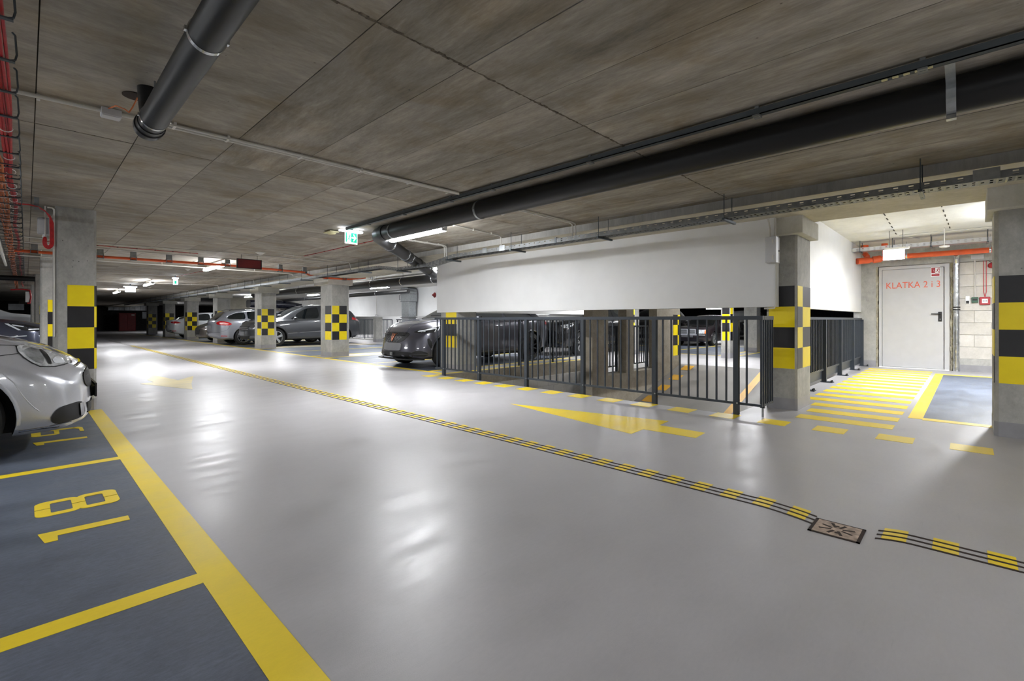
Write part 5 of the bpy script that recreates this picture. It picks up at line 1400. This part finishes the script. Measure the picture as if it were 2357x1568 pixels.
# headlight: dark bed, clear lens shapes, chrome rims
for d_, sg_ in (('side',1),('other',1)):
    hl = c.decal('headlight', [(0.115,.695),(0.173,.765),(0.263,.815),(0.363,.845),(0.435,.845),(0.425,.80),(0.392,.755),(0.349,.715),(0.306,.685),(0.219,.675)], d_, 'lens', 0.007, 0.03, label='clear swept headlight')
    c.decal('reflector_bowl', [(0.291,.70),(0.335,.715),(0.385,.765),(0.399,.81),(0.356,.825),(0.313,.80),(0.288,.75)], d_, 'bowl', 0.011, 0.025, parent=hl)
    c.decal('lamp_divider', [(0.245,.69),(0.263,.692),(0.273,.73),(0.295,.77),(0.317,.805),(0.299,.803),(0.270,.77),(0.252,.73)], d_, 'black', 0.012, 0.02, parent=hl)
    c.decal('reflector_bowl', [(0.162,.69),(0.227,.695),(0.241,.725),(0.219,.745),(0.183,.735)], d_, 'drl', 0.011, 0.02, parent=hl)
    c.strip('lamp_rim', [(0.115,.695),(0.173,.765),(0.263,.815),(0.363,.845),(0.435,.845)], d_, 'chrome', 0.008, 0.006, parent=hl)
    c.strip('lamp_rim', [(0.435,.845),(0.425,.80),(0.392,.755),(0.349,.715),(0.306,.685),(0.219,.675),(0.115,.69)], d_, 'black', 0.009, 0.004, parent=hl)
    c.strip('shut_line', [(0.42,.79),(0.60,.775),(0.80,.76)], d_, 'black', 0.005)
    c.strip('shut_line', [(0.44,.85),(0.80,.885),(1.1,.92),(1.28,.94)], d_, 'black', 0.006)
    fg = c.decal('fog_recess', [(0.035,.24),(0.214,.235),(0.246,.255),(0.250,.30),(0.222,.345),(0.183,.37),(0.090,.378),(0.051,.36)], d_, 'black', 0.007, 0.03, label='black fog lamp recess')
    c.decal('fog_bezel', [(0.054,.26),(0.078,.258),(0.086,.36),(0.062,.362)], d_, 'chrome', 0.016, 0.02, parent=fg)
    c.strip('chrome_lip', [(0.13,.235),(0.2,.228),(0.30,.225),(0.42,.222)], d_, 'chrome', 0.012, 0.006)
    c.strip('bumper_crease', [(0.62,.70),(0.50,.66),(0.44,.58),(0.40,.49),(0.37,.435),(0.34,.39),(0.31,.355)], d_, 'p_silver', 0.005, 0.003)
    c.strip('bumper_crease', [(0.20,.205),(0.32,.215),(0.42,.21)], d_, 'black', 0.006, 0.002)
g_ = c.decal('grille', [(-.50,.52),(-.46,.60),(-.30,.625),(.30,.625),(.46,.60),(.50,.52),(.40,.46),(-.40,.46)], 'front', 'black', 0.008, 0.05)
for k in range(4): c.strip('grille_bar', [(-.44+0.01*k,.60-.033*k),(0,.608-.033*k),(.44-0.01*k,.60-.033*k)], 'front', 'chrome', 0.010, 0.006, parent=g_)
c.strip('bonnet_edge', [(-.5,.66),(-.3,.672),(0,.68),(.3,.672),(.5,.66)], 'front', 'chrome', 0.016, 0.008)
c.decal('lower_intake', [(-.42,.25),(-.46,.34),(.46,.34),(.42,.25)], 'front', 'black', 0.008, 0.05)
pl = c.put('plate_holder', MB().box(-0.062,-0.048,-.26,.26,.36,.48).add([(-.06,-.26,.46),(-.06,.26,.46),(0.01,.26,.44),(0.01,-.26,.44),(-.06,-.26,.38),(-.06,.26,.38),(0.0,.26,.36),(0.0,-.26,.36)],[(0,1,2,3),(7,6,5,4),(0,4,5,1),(3,2,6,7)]), 'black')
c.strip('bonnet_crease', [(0.15,-.46),(0.5,-.50),(0.9,-.55),(1.2,-.6)], 'top', 'p_silver', 0.012, 0.004); c.strip('bonnet_crease', [(0.15,.46),(0.5,.50),(0.9,.55),(1.2,.6)], 'top', 'p_silver', 0.012, 0.004)

# ---- slate blue car behind the second pillar
sedan_top = [(0,.68),(0.08,.76),(0.3,.84),(0.7,.92),(1.15,.99),(1.6,1.20),(2.05,1.41),(2.6,1.47),(3.2,1.44),(3.8,1.24),(4.15,1.08),(4.6,1.02)]
def sedan_spec(**k):
    b = dict(L=4.6, W=1.82, R=0.33, axles=(0.92,3.62), paint='p_white', nosek=0.28, tailk=0.2, rim='ten',
      top=sedan_top, bottom=[(0,.22),(0.15,.19),(0.6,.19),(3.7,.19),(4.3,.27),(4.6,.40)],
      shoulder=[(0,.60),(0.1,.68),(0.4,.78),(0.8,.85),(1.5,.92),(3.0,.96),(4.0,.98),(4.6,.92)],
      plan=[(0,.78),(0.1,.84),(0.4,.89),(1.0,.91),(3.6,.91),(4.3,.88),(4.6,.82)],
      roofw=[(0,.56),(0.4,.66),(1.1,.72),(1.9,.61),(2.6,.59),(3.3,.58),(4.0,.66),(4.6,.68)])
    b.update(k); return b
def std_sedan(c):
    c.glazing([('side_window',[(1.72,.99),(2.05,1.26),(2.35,1.37),(2.66,1.39),(2.66,.99)]),('side_window',[(2.74,.99),(2.74,1.39),(3.25,1.35),(3.62,1.2),(3.7,1.06),(3.6,1.0)])],
              [(1.22,-.66),(1.22,.66),(1.98,.54),(1.98,-.54)], [(3.42,-.52),(3.42,.52),(4.02,.58),(4.02,-.58)])
    c.mirror(1.70, .97); doors(c, [(1.26,0.02),(2.70,0.0),(3.5,0.15)], .30, .94)
sb = sedan_spec(paint='p_blue', top=[(0,.80),(0.08,.90),(0.3,.985),(0.7,1.05),(1.15,1.11),(1.6,1.32),(2.05,1.53),(2.6,1.60),(3.4,1.56),(4.1,1.34),(4.6,1.1)],
  shoulder=[(0,.72),(0.1,.82),(0.4,.93),(0.8,1.0),(1.5,1.04),(3.0,1.08),(4.0,1.08),(4.6,1.0)], R=0.35)
c = Car('car', 'slate blue car partly hidden by the second left pillar', sb, (0.45, 15.75, 0), PI, 1.05)
c.glazing([('side_window',[(1.7,1.1),(2.05,1.38),(2.4,1.48),(2.7,1.5),(2.7,1.1)]),('side_window',[(2.78,1.1),(2.78,1.5),(3.6,1.45),(3.95,1.25),(3.9,1.12)])], [(1.22,-.66),(1.22,.66),(1.98,.54),(1.98,-.54)], None)
for d_ in ('side','other'):
    hl = c.decal('headlight', [(0.22,.80),(0.22,.88),(0.42,.945),(0.80,.985),(0.55,.86),(0.40,.80)], d_, 'black', 0.006, 0.04)
    c.decal('light_bar', [(0.74,.965),(0.68,.96),(0.50,.83),(0.54,.825)], d_, 'drl', 0.012, 0.03, parent=hl)
    c.decal('light_bar', [(0.46,.905),(0.64,.945),(0.62,.925),(0.47,.89)], d_, 'drl', 0.012, 0.03, parent=hl)
    c.decal('light_bar', [(0.24,.83),(0.40,.835),(0.40,.85),(0.24,.85)], d_, 'drl', 0.012, 0.03, parent=hl)
    c.decal('bumper_glint', [(0.42,.70),(0.72,.68),(0.72,.695),(0.42,.72)], d_, 'drl', 0.008, 0.03)  # bright strip painted on the bumper as a glint
c.decal('grille', [(-.5,.45),(-.55,.72),(.55,.72),(.5,.45)], 'front', 'black', 0.008, 0.06)
doors(c, [(1.26,0.02),(2.74,0.0),(3.5,0.15)], .30, 1.0)

# ---- pale car further behind on the left
sc_ = sedan_spec(paint='p_white', top=[(0,.86),(0.1,.98),(0.4,1.08),(0.8,1.14),(1.1,1.17),(1.7,1.46),(2.3,1.66),(3.4,1.66),(4.1,1.5),(4.5,1.2),(4.6,1.1)],
  shoulder=[(0,.8),(0.1,.9),(0.4,1.0),(0.8,1.05),(1.5,1.08),(3.0,1.1),(4.0,1.1),(4.6,1.0)], R=0.36)
c = Car('car', 'pale silver car deep in the left bays with dark side window', sc_, (0.92, 27.6, 0), PI, 1.16)
c.glazing([('side_window',[(1.35,1.12),(1.9,1.42),(2.4,1.56),(2.75,1.58),(2.75,1.12)]),('side_window',[(2.82,1.12),(2.82,1.58),(3.8,1.52),(4.1,1.3),(4.0,1.14)])], [(1.2,-.66),(1.2,.66),(2.0,.54),(2.0,-.54)], None)
c.decal('grille', [(-.5,.5),(-.55,.8),(.55,.8),(.5,.5)], 'front', 'black', 0.008, 0.06)
c.both(c.decal, 'headlight', [(0.2,.84),(0.2,.94),(0.5,1.0),(0.7,1.02),(0.5,.9)], 'lens', 0.006, 0.05)
c.mirror(1.5, 1.1)

# ---- dark crossover beside the ramp railing (nose -x, heading to the aisle)
cup = dict(L=4.45, W=1.84, R=0.36, gap=0.05, axles=(0.86,3.54), paint='p_dark', nosek=0.34, tailk=0.22, rim='ten', rimmat='dalloy', disc='calliper', lip=0.02, lipmat='p_charcoal', noserake=0.14,
  top=[(0,.74),(0.05,.84),(0.2,.93),(0.5,1.0),(0.9,1.045),(1.2,1.07),(1.6,1.27),(2.05,1.47),(2.5,1.53),(3.2,1.50),(3.8,1.38),(4.2,1.16),(4.45,1.08)],
  bottom=[(0,.25),(0.15,.21),(0.6,.20),(3.6,.22),(4.2,.3),(4.45,.42)],
  shoulder=[(0,.66),(0.08,.76),(0.3,.86),(0.6,.92),(1.0,.97),(1.6,1.0),(3.0,1.03),(4.0,1.07),(4.45,.98)],
  plan=[(0,.74),(0.08,.81),(0.3,.875),(0.7,.91),(1.2,.92),(3.5,.92),(4.1,.89),(4.45,.80)],
  roofw=[(0,.54),(0.3,.62),(0.9,.70),(1.2,.73),(2.0,.61),(2.6,.59),(3.4,.57),(4.0,.60),(4.45,.62)])
c = Car('car', 'dark graphite crossover with copper badge parked left of the ramp railing', cup, (5.80, 9.45, 0), 0, 1.05)
c.glazing([('side_window',[(1.62,1.05),(2.02,1.33),(2.3,1.42),(2.6,1.44),(2.6,1.06)]),('side_window',[(2.67,1.06),(2.67,1.44),(3.2,1.40),(3.55,1.28),(3.7,1.14),(3.5,1.09)])],
          [(1.28,-.70),(1.28,.70),(2.02,.56),(2.02,-.56)], [(3.85,-.5),(3.85,.5),(4.2,.55),(4.2,-.55)])
c.mirror(1.70, 1.03); doors(c, [(1.22,0.02),(2.64,0.0),(3.4,0.1)], .34, 1.0)
g_ = c.decal('grille', [(-.44,.78),(.44,.78),(.46,.70),(.36,.60),(.22,.545),(-.22,.545),(-.36,.60),(-.46,.70)], 'front', 'black', 0.006, 0.04, label='black honeycomb grille')
for r_ in range(5):
    for q in range(9):
        y = -.38+.095*q+(0.047 if r_ % 2 else 0); z = .755-.045*r_
        if abs(y) > .42-.06*r_*0.8: continue
        c.decal('grille_cell', [(y-.034,z),(y-.02,z+.008),(y+.034,z-.008),(y+.02,z-.015)], 'front', 'dalloy', 0.014, 0.05, parent=g_)
bd = c.decal('badge', [(-.085,.745),(-.035,.715),(0,.73),(.035,.715),(.085,.745),(.045,.67),(.018,.60),(0,.575),(-.018,.60),(-.045,.67)], 'front', 'copper', 0.022, 0.03, label='copper angular badge')
c.decal('badge_cut', [(-.018,.70),(0,.71),(.018,.70),(.006,.635),(-.006,.635)], 'front', 'black', 0.026, 0.03, parent=bd)
c.decal('blank_plate', [(-.32,.41),(-.33,.52),(-.29,.545),(.29,.545),(.33,.52),(.32,.41),(.28,.385),(-.28,.385)], 'front', 'blank', 0.022, 0.05, label='grey blanked number plate')
li = c.decal('lower_intake', [(-.62,.25),(-.60,.36),(-.30,.37),(.30,.37),(.60,.36),(.62,.25),(.3,.235),(-.3,.235)], 'front', 'black', 0.006, 0.05)
c.put('splitter', MB().prism([(0.22,-.80),(0.03,-.6),(-.035,0),(0.03,.6),(0.22,.80),(0.30,.80),(0.1,.5),(0.1,-.5),(0.30,-.80)], .195, .218), 'black')
c.put('radar_box', MB().box(-.055,-.03,-.10,-.02,.28,.35), 'zincdull')
for d_ in ('side','other'):
    hl = c.decal('headlight', [(0.20,.775),(0.30,.755),(0.46,.765),(0.60,.83),(0.68,.905),(0.50,.875),(0.30,.835)], d_, 'black', 0.006, 0.03, label='dark triangular headlight')
    c.decal('light_bar', [(0.26,.80),(0.44,.845),(0.58,.875),(0.575,.858),(0.44,.826),(0.27,.785)], d_, 'drl', 0.012, 0.02, parent=hl)
    c.decal('light_bar', [(0.575,.872),(0.555,.87),(0.50,.785),(0.515,.78)], d_, 'drl', 0.012, 0.02, parent=hl)
    c.decal('light_bar', [(0.62,.885),(0.66,.892),(0.575,.80),(0.56,.80)], d_, 'tailpink' if False else 'drl', 0.012, 0.02, parent=hl)
    c.decal('light_bar', [(0.30,.775),(0.36,.785),(0.36,.80),(0.30,.79)], d_, 'lens', 0.014, 0.02, parent=hl)
    c.decal('air_slot', [(0.36,.64),(0.40,.655),(0.44,.56),(0.45,.44),(0.42,.43),(0.37,.53)], d_, 'black', 0.006, 0.03)
    c.decal('side_intake', [(0.10,.28),(0.12,.36),(0.20,.40),(0.34,.36),(0.38,.30),(0.30,.27)], d_, 'black', 0.006, 0.03)
    c.strip('intake_blade', [(0.09,.30),(0.16,.315),(0.26,.32),(0.36,.315)], d_, 'p_charcoal', 0.02, 0.006)
    c.decal('door_sill', [(1.30,.22),(1.30,.30),(3.12,.30),(3.12,.22)], d_, 'black', 0.006, 0.08)
    c.decal('tail_light', [(4.05,.92),(4.30,.92),(4.36,1.0),(4.1,1.0)], d_, 'tail', 0.006, 0.04)
c.strip('bonnet_crease', [(0.15,-.34),(0.5,-.44),(1.0,-.55)], 'top', 'p_dark', 0.014, 0.005); c.strip('bonnet_crease', [(0.15,.34),(0.5,.44),(1.0,.55)], 'top', 'p_dark', 0.014, 0.005)
c.strip('bonnet_gap', [(0.10,-.62),(0.02,-.4),(0.0,0),(0.02,.4),(0.10,.62)], 'top', 'black', 0.006)
c.put('wiper', MB().tube([(1.26,-.5,1.105),(1.32,0.0,1.15),(1.30,.35,1.14)],0.008,6), 'black')

# ---- black car behind the crossover, seen through the railing
suv_top = [(0,.78),(0.06,.92),(0.25,1.0),(0.7,1.08),(1.1,1.13),(1.65,1.42),(2.1,1.60),(2.6,1.66),(3.6,1.62),(4.1,1.45),(4.4,1.12),(4.5,1.0)]
def suv_spec(**k):
    b = dict(L=4.5, W=1.84, R=0.355, axles=(0.90,3.58), paint='p_black', nosek=0.24, tailk=0.16, rim='twin', lip=0.018, lipmat='black', edge=0.86,
      top=suv_top, bottom=[(0,.30),(0.15,.24),(0.6,.23),(3.7,.24),(4.3,.30),(4.5,.42)],
      shoulder=[(0,.70),(0.1,.82),(0.4,.92),(0.8,.97),(1.5,1.02),(3.0,1.08),(4.0,1.12),(4.5,.95)],
      plan=[(0,.78),(0.1,.85),(0.4,.895),(1.0,.92),(3.6,.92),(4.2,.89),(4.5,.82)],
      roofw=[(0,.56),(0.4,.66),(1.1,.74),(1.9,.64),(2.6,.62),(3.6,.60),(4.1,.60),(4.5,.68)])
    b.update(k); return b
def std_suv(c, handle=True):
    c.glazing([('side_window',[(1.48,1.07),(1.62,1.18),(1.62,1.06)]),('side_window',[(1.68,1.07),(1.68,1.24),(2.05,1.46),(2.4,1.54),(2.62,1.55),(2.62,1.08)]),
               ('side_window',[(2.72,1.08),(2.72,1.555),(3.3,1.53),(3.48,1.48),(3.48,1.12)]),('side_window',[(3.56,1.13),(3.56,1.46),(3.86,1.34),(3.98,1.20),(3.9,1.15)])],
              [(1.20,-.68),(1.20,.68),(2.08,.55),(2.08,-.55)], [(4.08,-.5),(4.08,.5),(4.38,.55),(4.38,-.55)])
    c.mirror(1.62, 1.04); doors(c, [(1.22,0.02),(2.66,0.0),(3.3,0.22)], .36, 1.02)
    c.both(c.strip, 'chrome_line', [(1.5,1.055),(2.6,1.065),(3.5,1.10),(3.9,1.14)], 'chrome', 0.010, 0.004)
    for x in (2.42, 3.32): c.both(c.decal, 'door_handle', [(x,.935),(x+.17,.94),(x+.17,.965),(x,.96)], 'chrome', 0.025, 0.05)
    c.both(c.decal, 'door_sill', [(1.30,.24),(1.30,.32),(3.15,.32),(3.15,.24)], 'black', 0.006, 0.08)
c = Car('car', 'black car seen through the ramp railing behind the dark crossover', suv_spec(paint='p_black'), (10.95, 9.5, 0), 0, 1.05)
std_suv(c); c.decal('grille', [(-.5,.5),(-.5,.8),(.5,.8),(.5,.5)], 'front', 'dalloy', 0.006, 0.06)
c.both(c.decal, 'headlight', [(0.2,.80),(0.2,.88),(0.6,.96),(0.5,.86)], 'lens', 0.006, 0.05)

# ---- charcoal SUV between the two checkered pillars
c = Car('car', 'charcoal SUV seen side-on between the two checkered pillars', suv_spec(paint='p_charcoal', L=4.52, rim='five'), (6.16, 21.28, 0), 0, 1.06)
std_suv(c)
c.both(c.strip, 'swage_line', [(1.25,.93),(2.3,.955),(3.4,.99),(4.2,1.02)], 'p_charcoal', 0.016, 0.006)
c.both(c.strip, 'door_moulding', [(1.34,.50),(2.2,.545),(3.1,.60)], 'chrome', 0.016, 0.004)
c.both(c.decal, 'wing_vent', [(1.02,.90),(1.20,.915),(1.20,.93),(1.04,.925)], 'chrome', 0.008, 0.04)
c.both(c.decal, 'headlight', [(0.22,.80),(0.18,.87),(0.42,.93),(0.74,.97),(0.6,.90),(0.4,.83)], 'lens', 0.008, 0.04)
g_ = c.decal('grille', [(-.45,.62),(-.55,.80),(.55,.80),(.45,.62)], 'front', 'black', 0.008, 0.05)
for k in range(3): c.strip('grille_bar', [(-.5,.78-.055*k),(0,.785-.055*k),(.5,.78-.055*k)], 'front', 'chrome', 0.014, 0.008, parent=g_)
c.decal('blank_plate', [(-.28,.44),(-.28,.57),(.28,.57),(.28,.44)], 'front', 'blank', 0.02, 0.06)
c.decal('lower_intake', [(-.6,.30),(-.6,.42),(.6,.42),(.6,.30)], 'front', 'black', 0.008, 0.06)
c.strip('skid_bar', [(-.55,.30),(0,.29),(.55,.30)], 'front', 'chrome', 0.03, 0.01)
for d_ in ('side','other'):
    tl = c.decal('tail_light', [(4.02,1.04),(4.36,.98),(4.40,1.06),(4.05,1.15)], d_, 'tail', 0.008, 0.04)
    c.decal('clear_lens', [(4.20,1.01),(4.37,.985),(4.38,1.02),(4.2,1.045)], d_, 'tailpink', 0.012, 0.04, parent=tl)
c.decal('windscreen_sticker', [(1.28,-.12),(1.28,.12),(1.36,.12),(1.36,-.12)], 'top', 'lens', 0.008, 0.05)

# ---- silver-grey estate, tail towards the aisle (heading +x)
est = dict(L=4.80, W=1.85, R=0.34, axles=(0.98,3.80), paint='p_wagon', nosek=0.3, tailk=0.26, rim='twin', edge=0.86,
  top=[(0,.66),(0.08,.76),(0.4,.86),(0.9,.95),(1.25,1.0),(1.8,1.26),(2.3,1.44),(2.9,1.49),(3.8,1.46),(4.35,1.38),(4.62,1.16),(4.80,1.02)],
  bottom=[(0,.2),(0.2,.18),(3.8,.19),(4.4,.22),(4.7,.27),(4.80,.34)],
  shoulder=[(0,.58),(0.1,.66),(0.4,.78),(0.9,.87),(1.6,.93),(3.0,.98),(4.2,1.01),(4.80,.92)],
  plan=[(0,.78),(0.1,.84),(0.4,.9),(1.0,.92),(3.8,.925),(4.4,.90),(4.80,.80)],
  roofw=[(0,.55),(0.4,.65),(1.2,.73),(2.0,.62),(2.8,.60),(3.8,.59),(4.3,.58),(4.80,.62)])
c = Car('car', 'silver-grey estate car with its tail to the aisle, left of the charcoal SUV', est, (5.58+4.80*1.06, 23.75, 0), PI, 1.06)
c.glazing([('side_window',[(1.85,1.0),(2.25,1.28),(2.6,1.38),(2.85,1.40),(2.85,1.01)]),('side_window',[(2.93,1.01),(2.93,1.40),(3.5,1.385),(3.62,1.36),(3.62,1.03)]),('side_window',[(3.70,1.035),(3.70,1.35),(4.05,1.30),(4.28,1.20),(4.38,1.10),(4.30,1.06)])],
          [(1.3,-.68),(1.3,.68),(2.2,.56),(2.2,-.56)], [(4.40,-.50),(4.40,.50),(4.74,.58),(4.74,-.58)])
c.mirror(1.82, .98); doors(c, [(1.34,0.02),(2.88,0.0),(3.55,0.12)], .30, .95)
c.both(c.strip, 'window_trim', [(3.62,1.02),(4.30,1.045),(4.42,1.10),(4.30,1.225),(4.05,1.325),(3.6,1.39),(2.9,1.425)], 'chrome', 0.012, 0.004)
for d_ in ('side','other'):
    tl = c.decal('tail_light', [(4.22,.86),(4.32,.80),(4.62,.81),(4.72,.85),(4.72,.94),(4.6,.98),(4.35,.94)], d_, 'tail', 0.008, 0.04)
    c.decal('clear_lens', [(4.34,.87),(4.40,.835),(4.64,.845),(4.64,.92),(4.5,.925)], d_, 'tailpink', 0.013, 0.03, parent=tl)
    c.decal('reflector', [(4.40,.36),(4.60,.36),(4.60,.40),(4.40,.385)], d_, 'tail', 0.008, 0.04)
    c.strip('bumper_line', [(4.28,.86),(4.34,.72),(4.42,.60),(4.60,.56)], d_, 'black', 0.005)
    c.put('roof_rail', MB().tube([(2.3,(-1 if d_=='side' else 1)*.56,1.47),(2.6,(-1 if d_=='side' else 1)*.56,1.52),(4.0,(-1 if d_=='side' else 1)*.55,1.48),(4.25,(-1 if d_=='side' else 1)*.55,1.42)],0.014,8), 'chrome', True)
c.decal('blank_plate', [(-.30,.56),(-.30,.80),(.30,.80),(.30,.56)], 'rear', 'blank', 0.012, 0.06)
c.strip('bumper_line', [(-.78,.52),(0,.50),(.78,.52)], 'rear', 'black', 0.008)
# roof box standing on it
rbx = thing('roof_box', 'glossy dark roof box on the silver-grey estate car', 'roof box', (8.2, 23.75, 1.62))
bm = bmesh.new(); bmesh.ops.create_cube(bm, size=1.0)
bmesh.ops.subdivide_edges(bm, edges=bm.edges[:], cuts=6, use_grid_fill=True)
for v in bm.verts:
    u = v.co.x*2; tz = 1-0.38*max(0,u)**2-0.1*max(0,-u)**3; ty = 1-0.25*abs(u)**3
    y, z = v.co.y*2, v.co.z*2; rr = max(1.0, (abs(y)**4+abs(z)**4)**0.25/1.0)
    v.co = Vector((8.25+u*1.15, 23.75+y/rr*0.42*ty, 1.83+(z/rr*0.20)*tz-(0.05 if u > 0 else 0)*u))
put('shell', MB().addbm(bm), M['p_navy'], rbx, smooth=True)
put('carrier_bar', MB().box(7.7,7.76,23.2,24.3,1.585,1.64).box(8.7,8.76,23.2,24.3,1.585,1.64), M['black'], rbx)

# ---- brown-grey hatchback nose
c = Car('car', 'brown-grey car nose showing between estate and third checkered pillar', sedan_spec(paint='p_brown', L=4.3, axles=(0.86,3.4)), (5.92, 27.5, 0), 0, 1.05)
std_sedan(c)
g_ = c.decal('grille', [(-.44,.62),(.44,.62),(.36,.36),(-.36,.36)], 'front', 'black', 0.008, 0.05)
for k in range(5): c.strip('grille_bar', [(-.42+.015*k,.59-.05*k),(.42-.015*k,.59-.05*k)], 'front', 'chrome', 0.012, 0.008, parent=g_)
c.both(c.decal, 'headlight', [(0.18,.66),(0.16,.74),(0.4,.80),(0.7,.85),(0.55,.76),(0.36,.68)], 'lens', 0.008, 0.04)
c.both(c.decal, 'fog_lamp', [(0.2,.36),(0.2,.46),(0.34,.46),(0.36,.36)], 'lens', 0.008, 0.04)
# ---- white saloon, tail towards the aisle
c = Car('car', 'white saloon with red tail light sticking out left of a checkered pillar', sedan_spec(paint='p_white'), (5.72+4.6*1.05, 33.4, 0), PI, 1.05)
std_sedan(c)
for d_ in ('side','other'):
    tl = c.decal('tail_light', [(4.12,.86),(4.40,.82),(4.56,.86),(4.54,.95),(4.3,.94)], d_, 'tail', 0.008, 0.04)
    c.decal('reflector', [(4.36,.42),(4.52,.42),(4.52,.45),(4.36,.45)], d_, 'tail', 0.008, 0.05)
c.decal('lower_valance', [(-.7,.36),(-.7,.48),(.7,.48),(.7,.36)], 'rear', 'black', 0.008, 0.07)
c.decal('blank_plate', [(-.27,.62),(-.27,.74),(.27,.74),(.27,.62)], 'rear', 'lens', 0.012, 0.06)
# ---- car behind the far railing
c = Car('car', 'pale car behind the far black railing with a red tail light', sedan_spec(paint='p_silver', top=sedan_top), (14.2, 23.0, -0.35), 0.3, 1.0)
std_sedan(c); c.both(c.decal, 'tail_light', [(0.2,.66),(0.2,.76),(0.7,.84),(0.6,.70)], 'tail', 0.008, 0.05)

# ---- dark saloon past the ramp
mer = sedan_spec(paint='p_black', L=4.75, W=1.76, R=0.32, axles=(0.86,3.6), nosek=0.14, noserake=0.0, rim='multi', lip=0.01, lipmat='p_black',
  top=[(0,.70),(0.03,.78),(0.2,.84),(0.7,.89),(1.25,.93),(1.7,1.17),(2.1,1.36),(2.6,1.42),(3.2,1.40),(3.7,1.20),(4.0,1.02),(4.75,.94)],
  shoulder=[(0,.62),(0.05,.72),(0.3,.80),(0.8,.85),(1.5,.89),(3.0,.92),(4.0,.93),(4.75,.86)],
  plan=[(0,.78),(0.06,.83),(0.4,.87),(1.0,.88),(3.6,.88),(4.3,.86),(4.75,.80)],
  roofw=[(0,.66),(0.4,.72),(1.2,.74),(2.0,.62),(2.6,.60),(3.2,.59),(3.9,.66),(4.75,.68)])
M['p_mer'] = paint('dark_plum_car_paint', (58,50,54), 0.4, 0.3)
mer['paint'] = 'p_mer'; mer['lipmat'] = 'p_mer'
c = Car('car', 'dark old saloon with chrome grille and amber indicator past the ramp', mer, (19.3, 8.45, 0), 0.02, 0.92)
c.glazing([('side_window',[(1.75,.95),(2.1,1.22),(2.4,1.31),(2.62,1.33),(2.62,.95)]),('side_window',[(2.7,.95),(2.7,1.33),(3.2,1.30),(3.5,1.15),(3.6,.97)])], [(1.3,-.66),(1.3,.66),(2.02,.55),(2.02,-.55)], [(3.4,-.5),(3.4,.5),(3.9,.58),(3.9,-.58)])
c.mirror(1.72, .93); doors(c, [(1.26,0.02),(2.66,0.0),(3.4,0.15)], .30, .9)
g_ = c.put('grille', MB().box(-0.075,-0.05,-.36,.36,.56,.76), 'black')
mb = MB()
for k in range(6): mb.box(-.085,-.07,-.35,.35,.575+.032*k,.583+.032*k)
mb.box(-.09,-.065,-.37,.37,.755,.775).box(-.09,-.065,-.37,-.35,.555,.77).box(-.09,-.065,.35,.37,.555,.77).box(-.09,-.065,-.012,.012,.56,.76).box(-.09,-.065,-.37,.37,.548,.56)
c.put('grille_frame', mb, 'drl', False, g_)  # lamp white instead of chrome, the gleam is put into the colour
c.put('bonnet_star', MB().tube([(0.0,0.03*math.cos(a_),.85+0.03*math.sin(a_)) for a_ in [2*PI*j/12 for j in range(12)]],0.004,5,closed=True), 'chrome')
for sg_ in (-1,1):
    c.decal('headlight', [(sg_*.40,.57),(sg_*.40,.73),(sg_*.70,.73),(sg_*.70,.57)], 'front', 'lens', 0.03, 0.05)
    c.decal('indicator', [(sg_*.705,.57),(sg_*.705,.73),(sg_*.80,.73),(sg_*.80,.57)], 'front', 'amber', 0.028, 0.04)
c.put('bumper', MB().bevbox(-.10,-.02,-.80,.80,.40,.52,.02), 'p_mer'); c.put('bumper_chrome', MB().box(-.108,-.09,-.80,.80,.50,.525), 'drl')  # chrome strip in the same white, its gleam painted in
c.put('blank_plate', MB().box(-.12,-.105,-.26,.26,.40,.50), 'blank')
c.both(c.strip, 'chrome_line', [(0.5,.55),(1.2,.55)], 'chrome', 0.02, 0.004); c.both(c.strip, 'chrome_line', [(1.3,.55),(3.1,.56)], 'chrome', 0.02, 0.004)
# ---- more cars in the dark past the ramp
c = Car('car', 'black car in the shadow far past the ramp between the columns', suv_spec(paint='p_black'), (27.5, 9.7, 0), 0, 1.0)
std_suv(c); c.both(c.decal, 'headlight', [(0.2,.80),(0.2,.88),(0.6,.96),(0.5,.86)], 'lens', 0.006, 0.05); c.decal('number_plate', [(-.26,.5),(-.26,.62),(.26,.62),(.26,.5)], 'front', 'signwhite', 0.02, 0.06)
c = Car('car', 'dark car behind the railed openings of the ramp wall', suv_spec(paint='p_black'), (19.5, 11.2, 0), 0, 1.0)
std_suv(c); c.decal('number_plate', [(-.26,.5),(-.26,.62),(.26,.62),(.26,.5)], 'front', 'signwhite', 0.02, 0.06)

for o in list(bpy.data.objects):
    if '_b' in o: del o['_b']
